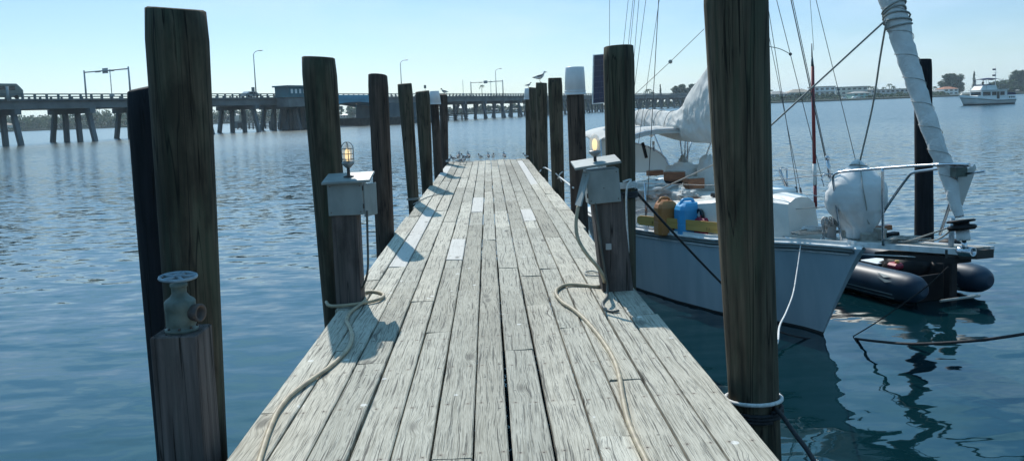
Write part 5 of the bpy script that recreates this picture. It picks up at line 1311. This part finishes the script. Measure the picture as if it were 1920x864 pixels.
# pulpit
def tubeP(name, pts, r=.016, m='steel', spline=5): return part(MB().tube([P(*p) for p in pts], r, 10, spline=spline), name, m, sb)
tubeP('pulpit', [(1578, 450, 9.6), (1573, 420, 9.6), (1566, 365, 9.6), (1562, 335, 9.6), (1568, 325, 9.55), (1590, 321, 9.4), (1650, 316, 8.95), (1720, 311, 8.45), (1780, 308, 8.05), (1818, 309, 7.85)])
tubeP('pulpit', [(1625, 452, 9.95), (1640, 425, 9.8), (1668, 380, 9.5), (1700, 335, 9.2), (1712, 324, 9.1), (1740, 319, 8.8), (1800, 312, 8.2), (1822, 310, 7.95)])
tubeP('pulpit_leg', [(1655, 314, 8.9), (1655, 380, 8.9), (1656, 460, 8.95)]); tubeP('pulpit_leg', [(1796, 322, 8.05), (1780, 385, 8.35), (1762, 440, 8.6)]); 
tubeP('pulpit_leg', [(1786, 408, 8.2), (1783, 462, 8.2)], .028, 'hull', 0)
part(MB().box(tuple(P(1792, 332, 8.0)), tuple(P(1814, 314, 8.0)+Vector((0, .1, 0)))), 'bow_light', 'valve', sb); part(MB().box(tuple(P(1788, 313, 8.0)), tuple(P(1820, 309, 7.95)+Vector((0, .12, 0)))), 'bow_light_bracket', 'black', sb)
tubeP('anchor_shank', [(1812, 326, 8.0), (1847, 321, 7.8)], .012, 'steel', 0)
mb = MB(); cl = [P(1828, 308, 8.05), P(1831, 315, 8.05), (P(1820, 345, 8.1)), P(1805, 386, 8.2), P(1799, 378, 8.2), P(1790, 352, 8.15), P(1795, 330, 8.1)]
mb.add(cl+[c_+Vector((.004, .012, 0)) for c_ in cl], [tuple(range(7)), tuple(range(13, 6, -1))]+[(i, 7+i, 7+(i+1) % 7, (i+1) % 7) for i in range(7)], 0, False); part(mb, 'sail_tack_cloth', 'biminicloth', sb)
for pts in ([(1783, 425, 8.05), (1740, 440, 8.4), (1700, 452, 8.8), (1650, 458, 9.1)], [(1785, 430, 8.05), (1760, 448, 8.3), (1730, 452, 8.6)], [(1681, 445, 9.0), (1712, 449, 8.8), (1745, 447, 8.5)]): line('furling_line', pts, .009, 'rope_grey')
# foredeck gear
cx_ = [(1609, 299, 4), (1607, 303, 9), (1609, 311, 17), (1609, 320, 28), (1608, 332, 42), (1607, 345, 54), (1606, 360, 60), (1606, 375, 61), (1606, 388, 58), (1606, 400, 53), (1608, 412, 45), (1611, 424, 36), (1612, 436, 32), (1611, 450, 30)]
rings = []
for i in range(len(cx_)-1):
    for k in range(3):
        t = k/3; px = cx_[i][0]*(1-t)+cx_[i+1][0]*t; y = cx_[i][1]*(1-t)+cx_[i+1][1]*t; r_ = (cx_[i][2]*(1-t)+cx_[i+1][2]*t)*9.7/F; c_ = P(px, y, 9.72); ring = []
        for j in range(40):
            th = 2*math.pi*j/40; q = Vector((math.cos(th)*1.5, math.sin(th)*1.5, y*.012)); q2 = Vector((math.cos(th)*3.2, math.sin(th)*3.2, y*.02))
            f_ = 1-.10*abs(noise.noise(q*1.2))*2-.05*abs(noise.noise(q2+Vector((3, 3, 3))))*2*(2.6 if y > 392 else 1)+.03-.075*max(0, (y-345)/60)*abs(math.sin(th*4.5+math.sin(y*.05)*1.2))-.06*max(0, (345-y)/45)*abs(math.sin(th*3+.6)); ring.append(c_+Vector((math.cos(th)*r_*f_, math.sin(th)*r_*.8*f_, 0)))
        rings.append(ring)
bag = single(MB().loft(rings), 'sail_bag', 'sailbag', 'big pear-shaped off-white canvas sail bag standing on the foredeck', 'sail bag', P(1611, 450, 9.72))
mb = MB(); sm = [(1611, 303), (1614, 320), (1617, 345), (1621, 368), (1625, 392), (1623, 405), (1630, 420)]
mb.tube([P(x, y, 9.72-cx_r*9.7/F*.80*1.0) for (x, y), cx_r in zip(sm, (9, 27, 54, 60, 54, 45, 36))], .007, 5, spline=3); part(mb, 'seam', 'rope_grey', bag)
wl = thing('windlass', 'small chain windlass with hanging chain on the foredeck beside the sail bag', 'windlass', P(1555, 440, 9.95))
q0 = P(1557, 416, 9.95)
part(MB().lathe([(.05, -.10), (.075, -.09), (.04, -.04), (.04, .04), (.075, .09), (.05, .10)], q0, 16, axis=(1, .2, 0)), 'drum', 'galv', wl); part(MB().box((q0.x-.06, q0.y-.05, q0.z-.2), (q0.x+.06, q0.y+.07, q0.z), bev=.01), 'base', 'galv', wl)
mb = MB(); rn = random.Random(3)
def link(mb, c, d, r_=.016):
    c = Vector(c); d = Vector(d).normalized(); a_ = d.orthogonal().normalized(); a_.rotate(Matrix.Rotation(rn.random()*3, 3, d)); mb.tube([c+d*.028*math.cos(t)+a_*r_*math.sin(t) for t in [2*math.pi*i/8 for i in range(9)]], .0055, 5, caps=False)
for i in range(9): link(mb, P(1543+rn.uniform(-1, 1), 415+i*4.0, 9.9), (0, 0, 1))
for i in range(16): link(mb, P(1545+rn.random()*22, 404+rn.random()*18, 9.88), (rn.random()-.5, 0, rn.random()-.5), .02)
part(mb, 'chain', 'galv', wl)
for k, (pa, pb, Y, dep, rot, lb) in enumerate((((1583, 431), (1660, 443), 9.75, .12, .1, 'long weathered grey board lying across the foredeck'), ((1617, 438), (1650, 452), 9.45, .10, -.2, 'short dark-edged timber chock in front of the long grey board'), ((1655, 430), (1668, 450), 9.35, .14, .4, 'upright weathered timber block at the end of the long grey board'))):
    a, c = P(*pa, Y), P(*pb, Y); fr = frame((a.x, Y, c.z), (1, rot, .02*k), (-rot, 1, 0)); single(MB().box((0, 0, 0), (c.x-a.x, dep, a.z-c.z), frame=fr, bev=.008), 'timber_block', 'teakgrey', lb, 'timber', a, group='loose timber on the foredeck')
def coil(px, y, Y, rx, n, label, m='rope'):
    mb = MB(); c_ = P(px, y, Y); rn = random.Random(int(px)); pts = []
    for i in range(n*14):
        a = 2*math.pi*i/14; k = 1+.18*math.sin(i*.21)+rn.uniform(-.04, .04); pts.append(c_+Vector((rx*k*math.cos(a), rx*.7*k*math.sin(a), .012*i/14+rn.uniform(-.004, .004))))
    mb.tube(pts, .011, 6); return single(mb, 'rope_coil', m, label, 'rope', c_)
coil(1480, 442, 10.45, .17, 6, 'white rope coil lying flat by the rail beneath the cabin front')
coil(1525, 436, 10.1, .14, 6, 'cream rope coil between the cabin front and the windlass'); coil(1452, 443, 10.65, .10, 4, 'small rope coil close behind the massive piling')
coil(1700, 455, 8.95, .11, 5, 'tangled rope heap on the bowsprit planks', 'rope_grey')
# solar panel on a stern pole
sp = thing('solar_panel', 'dark blue solar panel on a stern pole, half hidden behind the right green piling', 'solar panel', P(1143, 380, 15.7))
a, c, d = P(1113, 103, 15.7), P(1111, 196, 15.7), P(1165, 99, 15.9); fr = frame(c, d-a, Vector((0, 1, 0)).cross(Vector((0, 0, 1))).cross((d-a)), ); 
ux = (d-a).normalized(); uz = (a-c).normalized(); uy = uz.cross(ux); fr = Matrix(((ux.x, uy.x, uz.x, c.x), (ux.y, uy.y, uz.y, c.y), (ux.z, uy.z, uz.z, c.z), (0, 0, 0, 1)))
W_, H_ = (d-a).length, (a-c).length
part(MB().box((0, 0, 0), (W_, .03, H_), frame=fr), 'frame', 'rail', sp)
part(MB().box((.015, -.004, .02), (W_-.015, -.001, H_-.015), frame=fr), 'cells', 'solar', sp)
mb = MB()
for i in range(1, 4): mb.box((W_*i/4-.002, -.007, .02), (W_*i/4+.002, -.005, H_-.015), frame=fr)
for i in range(1, 9): mb.box((.015, -.0105, H_*i/9-.002), (W_-.015, -.0085, H_*i/9+.002), frame=fr)
part(mb, 'grid_lines', 'solargrid', sp)
pp = fr@Vector((W_*.5, .06, H_*.5)); part(MB().tube([pp, (pp.x, pp.y, .95)], .022, 8), 'pole', 'steel', sp)
# ------------------------------------------------------------------ dinghy
dg = thing('inflatable_dinghy', 'navy inflatable dinghy floating beyond the bow of the sailboat', 'dinghy', P(1790, 575, 11.6).xy.to_3d())
hd_ = Vector((-.33, .94, 0)).normalized(); sd_ = Vector((hd_.y, -hd_.x, 0)); E = P(1772, 560, 11.2); E.z = 0; E = E+hd_*.15
DF = Matrix(((hd_.x, sd_.x, 0, E.x), (hd_.y, sd_.y, 0, E.y), (0, 0, 1, 0), (0, 0, 0, 1)))
for sg in (-1, 1):
    r_ = .225; cy_ = sg*.64
    pts = [(-.36, cy_, .27), (-.32, cy_, .27), (-.22, cy_, .27), (-.05, cy_, .26), (.3, cy_, .25), (1.0, cy_, .25), (1.7, cy_*.97, .28), (2.2, cy_*.75, .34), (2.5, cy_*.35, .40), (2.58, 0, .42)]
    rad = [.07, .13, .19, .218, .225, .225, .22, .21, .20, .195]
    tb = part(MB().tube([DF@Vector(p) for p in pts], rad, 20, spline=3), 'side_tube', 'tube', dg)
    mb = MB()
    for zz in (.17, .11):
        mb.tube([DF@Vector((x, cy_+sg*.0+(.226*math.cos(math.asin(max(-1, min(1, (zz-.25)/.226))))*sg), zz)) for x in (.0, .4, .9, 1.5)], .007, 5)
        mb.tube([DF@Vector((x, cy_-sg*(.228*math.cos(math.asin(max(-1, min(1, (zz-.25)/.226))))), zz)) for x in (.0, .4, .9, 1.5)], .007, 5)
    part(mb, 'rubbing_stripe', 'tubeline', tb)
    mb = MB()   # emblem wedge on the quarter
    for th0, dx in ((.45, 0), (.75, .05)):
        q1 = [DF@Vector((x, cy_-1*math.cos(th)*.231, .26+math.sin(th)*.231)) for x, th in ((.0+dx, th0), (.30+dx, th0+.12), (.12+dx, th0-.16))]
        mb.add(q1, [(0, 1, 2)], 0, False)
    part(mb, 'emblem', 'tubeline', tb)
part(MB().box((-.02, -.4, .0), (.03, .4, .38), frame=DF, bev=.01), 'transom', 'black', dg)
part(MB().box((.03, -.42, .04), (2.0, .42, .12), frame=DF), 'floor', 'black', dg)
part(MB().box((.9, -.5, .36), (1.15, .5, .40), frame=DF), 'thwart', 'black', dg)
part(MB().tube([DF@Vector((-.38, -.36, .1)), DF@Vector((-.42, .35, .1))], .02, 8), 'stern_bar', 'rope_grey', dg)
mb = MB(); rr_ = [(.02, .0, .62, .13, .10), (.02, .0, .68, .17, .13), (.0, 0, .80, .18, .14), (-.02, 0, .88, .15, .12), (-.03, 0, .92, .08, .07)]
cw = [[DF@Vector((-.16+x+a*math.cos(t), .05+y+b_*math.sin(t), z)) for t in [2*math.pi*i/16 for i in range(16)]] for x, y, z, a, b_ in rr_]
part(MB().loft(cw), 'outboard_cowling', 'black', dg)
part(MB().box((-.26, -.02, -.3), (-.12, .12, .62), frame=DF, bev=.02), 'outboard_leg', 'black', dg); part(MB().box((-.4, -.08, -.12), (-.05, .18, -.09), frame=DF), 'cavitation_plate', 'black', dg)
part(MB().tube([DF@Vector((0, .05, .74)), DF@Vector((.4, .12, .78))], .02, 8), 'tiller', 'black', dg)
blob('seat_bag', DF@Vector((.5, 0, .42)), (.40, .36, .26), 'black', 'black covered bundle lying in the stern of the dinghy', 'bag', 4, .2, 2, n=24)
blob('seat_bag', DF@Vector((.15, .25, .38)), (.22, .2, .2), 'black', 'smaller black bag wedged by the transom of the dinghy', 'bag', 7, .2, 2, n=24)
o = thing('fuel_tank', 'small red fuel tank with a yellow cap lying in the dinghy', 'fuel tank', DF@Vector((.35, -.42, .45))); part(MB().box((.25, -.50, .44), (.45, -.34, .53), frame=DF, bev=.03), 'tank', 'jug_red', o); part(MB().lathe([(.035, 0), (.03, .04)], DF@Vector((.32, -.42, .53)), 10), 'cap', 'yellowwood', o)
o = single(MB().box((.80, -.3, .405), (1.15, .15, .43), frame=DF, bev=.005), 'white_board', 'gelwhite', 'white flat board lying across the dinghy tubes', 'board', DF@Vector((1, 0, .4)))
# ------------------------------------------------------------------ birds
def gull(name, sc, hood, back='feather_grey', pose=0):
    "faces +X, feet at z=0"
    o = bpy.data.objects.new(name, None); COL.objects.link(o); ORG[o.name] = Vector((0, 0, 0))
    tl = 8 if pose == 0 else -4
    prof = [(-.17, .112+.001*tl, .004, .012), (-.135, .120, .016, .03), (-.09, .124, .036, .045), (-.035, .126, .050, .058), (.02, .138, .054, .060), (.06, .158, .046, .053), (.082, .186, .032, .037), (.09, .212, .026, .027), (.098, .236, .027, .027), (.114, .246, .026, .026), (.134, .246, .016, .016), (.144, .243, .006, .006)]
    mb = MB(); rings = []; n = 14
    for x, z, rz, ry in prof: rings.append([Vector((x*sc+(0 if x < .08 else rz*sc*.5*math.sin(2*math.pi*j/n)*-.6), ry*sc*math.cos(2*math.pi*j/n), z*sc+rz*sc*math.sin(2*math.pi*j/n))) for j in range(n)])
    mb.loft(rings)
    for i, f in enumerate(mb.f):
        c = sum((mb.v[k] for k in f), Vector())/len(f); x, z = c.x/sc, c.z/sc
        mb.m[i] = 2 if (x > .088 and z > .215 and hood) else 0
        if x < .07 and z > .142: mb.m[i] = 1
        if x < -.135: mb.m[i] = 2
    part(mb, 'body', ['feather_white', back, 'feather_black'], o)
    for s in (-1, 1):
        w_ = MB(); rg = []
        for x, z, h_, t in ((.06, .155, .014, .006), (.03, .150, .038, .012), (-.04, .140, .036, .012), (-.11, .132, .02, .008), (-.16, .128, .008, .004), (-.20, .126, .002, .002)):
            y = s*(.046 if x > -.1 else .024 if x > -.16 else .012); rg.append([Vector((x*sc, (y+s*t*math.cos(a))*sc, (z+h_*math.sin(a))*sc)) for a in [2*math.pi*k/8 for k in range(8)]])
        w_.loft(rg)
        for i, f in enumerate(w_.f):
            if sum((w_.v[k].x for k in f))/len(f)/sc < -.13: w_.m[i] = 1
        part(w_, 'wing', [back, 'feather_black'], o)
        lg = MB().tube([(.0, s*.022*sc, .09*sc), (-.008*sc, s*.022*sc, .045*sc), (.0, s*.022*sc, .003*sc)], .0042*sc, 6); lg.tube([(-.006*sc, s*.022*sc, .003*sc), (.03*sc, s*.03*sc, .003*sc)], [.003*sc, .006*sc], 5)
        part(lg, 'leg', 'beak', o)
    part(MB().tube([(.138*sc, 0, .244*sc), (.163*sc, 0, .240*sc), (.178*sc, 0, .233*sc)], [.007*sc, .006*sc, .002*sc], 6), 'beak', 'beak', o)
    return o
proto = gull('gull', 1.0, True); used = [False]
def bird(loc, rot, sc, label, group, zk=1.0):
    o = copy_tree(proto); o.location = loc; o.rotation_euler = (0, 0, R(rot)); o.scale = (sc, sc, sc*zk); o['label'] = label; o['category'] = 'gull'
    if group: o['group'] = group
    return o
GP = 'birds on the pilings'; GD = 'small gulls at the far end of the dock'
big = gull('large_gull', 1.0, False, 'feather_grey'); tp = P(1013, 155, 18.8); big.location = tp+Vector((0, 0, .0)); big.rotation_euler = (0, 0, R(-8)); big.scale = (.98,)*3
big['label'] = 'large grey-backed gull standing in profile on a slim right piling'; big['category'] = 'gull'; big['group'] = GP
bird(P(991, 165, 24.0), 12, .62, 'small gull crouched on the white cap of the farthest right piling', GP)
bird(P(833, 178, 23.3), 200, .70, 'small gull standing alone on the last left piling', GP)
spots = [(841, 309, 30, .72, 'leftmost small gull on the dock corner beside the left piling'), (850, 304, 150, .70, 'dark-backed gull standing just right of the corner gull'),
 (860, 300, 80, .95, 'tallest black-headed gull of the left cluster, seen from behind'), (871, 302, 200, .80, 'gull in the middle of the left cluster facing left'),
 (863, 309, 10, .72, 'front gull of the left cluster, nearest to the viewer'), (879, 301, 100, .95, 'tall black-headed gull at the right end of the left cluster'),
 (870, 309, 60, .72, 'pale gull crouched in front of the tall right-hand one'), (901, 300, 230, .72, 'pale gull standing alone between the left cluster and the middle pair'),
 (916, 300, 95, .80, 'black-headed left bird of the middle pair'), (925, 300, 280, .72, 'paler right bird of the middle pair'),
 (946, 301, 100, .85, 'stocky gull on the right half of the dock end'), (986, 299, 180, .62, 'small gull tucked in the right corner of the dock end')]
for px, y, rot, sc, lb in spots:
    q = G(px, y, ZD); q.y = min(q.y, 23.95); q = P(px, y, q.y); q.z = ZD+.004; bird(q, rot, sc*1.0, lb, GD, 1.15)
for ch in list(proto.children): bpy.data.objects.remove(ch)
bpy.data.objects.remove(proto)
# ------------------------------------------------------------------ more deck gear
for s, t in ((3.0, .0), (1.9, 0)):
    z = table(CZ, s)+.055; part(MB().box((s-.24, t-.24, z-.02), (s+.24, t+.24, z+.05), frame=BFM, bev=.02), 'hatch', 'darkglass' if s > 2.5 else 'gelwhite', sb)
for s, sg in ((5.3, 1), (5.3, -1), (6.2, 1)):
    c_ = bf(s, sg*.62, 1.42); part(MB().lathe([(.07, 0), (.06, .03), (.045, .06), (.06, .11), (.062, .13), (.03, .135)], c_, 16), 'winch', 'steel', sb)
for s in (1.1, 3.6, 5.9):
    hb = table(HB, s)-.07; z = table(ZS, s)+.02
    part(MB().tube([bf(s-.11, hb, z+.05), bf(s-.04, hb, z+.045), bf(s+.04, hb, z+.045), bf(s+.11, hb, z+.05)], [.008, .014, .014, .008], 8), 'cleat', 'steel', sb)
    part(MB().box((s-.035, hb-.012, z-.03), (s+.035, hb+.012, z+.045), frame=BFM), 'cleat_base', 'steel', sb)
# clutter lying on the cabin roof and side deck
def bundle(px, y, Y, ln, r, n, label, m, dirv=(1, .2, 0)):
    rn = random.Random(int(px*3)); c_ = P(px, y, Y); d = Vector(dirv).normalized(); sd = Vector((-d.y, d.x, 0)); mb = MB()
    for i in range(n):
        o_ = sd*rn.uniform(-r, r)*2+Vector((0, 0, rn.uniform(0, r))); a_ = c_-d*ln/2+o_; e_ = c_+d*ln/2+o_+sd*rn.uniform(-r, r)
        mb.tube([a_, a_.lerp(e_, .35)+Vector((0, 0, rn.uniform(0, r))), a_.lerp(e_, .7)+sd*rn.uniform(-r, r), e_], .011, 5, spline=4)
    return single(mb, 'line_bundle', m, label, 'rope', c_)
bundle(1240, 346, 13.6, .7, .05, 7, 'untidy bundle of dark lines in front of the reddish boxes', 'black', (1, -.3, 0))
bundle(1215, 398, 12.7, .5, .03, 5, 'loose pale lines on the side deck left of the orange can', 'rope')
bundle(1690, 450, 9.0, .45, .04, 6, 'tangle of pale lines across the bowsprit behind the pulpit leg', 'rope_grey', (1, .4, 0))

# lashings round the sail cover arm and the neck of the bag
mb_ = None
for px, ya, yb in ((1203, 204, 243), (1222, 204, 249), (1243, 206, 255), (1264, 207, 262)):
    Y = Yb_(px); a = P(px, ya, Y); c = P(px, yb, Y); mid = (a+c)/2; h_ = (a-c).length/2; w_ = .10+.10*min(1, (px-1189)/60)
    part(MB().tube([mid+Vector((-.97, -.2, 0))*w_*1.0*math.cos(t)+Vector((.012*math.sin(3*t), 0, math.sin(t)*h_*.96)) for t in [2*math.pi*i/24 for i in range(25)]], .007, 6), 'sail_tie', 'rope_grey', sb)
part(MB().tube([P(1609, 309, 9.72)+Vector((.10*math.cos(t), .085*math.sin(t), .012*math.sin(2*t))) for t in [2*math.pi*i/16 for i in range(17)]], .009, 6), 'neck_lashing', 'rope_grey', bag)
bundle(1530, 440, 10.0, .6, .05, 6, 'slack pale lines between the cabin front and the windlass', 'rope_grey', (1, .1, 0))
bundle(1300, 432, 11.75, .9, .03, 5, 'thin dark lines along the toe rail under the jerry cans', 'black', (1, -.9, 0))
for k, (px, y, Y, w__, h__, m__, lb) in enumerate(((1575, 436, 9.8, .20, .05, 'teakgrey', 'small grey plank beside the windlass'), (1632, 436, 9.6, .28, .06, 'teak', 'short reddish board leaning behind the timber chock'), (1673, 452, 9.1, .12, .09, 'black', 'small black block on the bowsprit by the pulpit leg'))):
    q_ = P(px, y, Y); fr = frame(q_, (1, .3*(k-1), .08), (0, 1, 0)); single(MB().box((0, 0, 0), (w__, .09, h__), frame=fr, bev=.006), 'timber_block', m__, lb, 'timber', q_, group='loose timber on the foredeck')
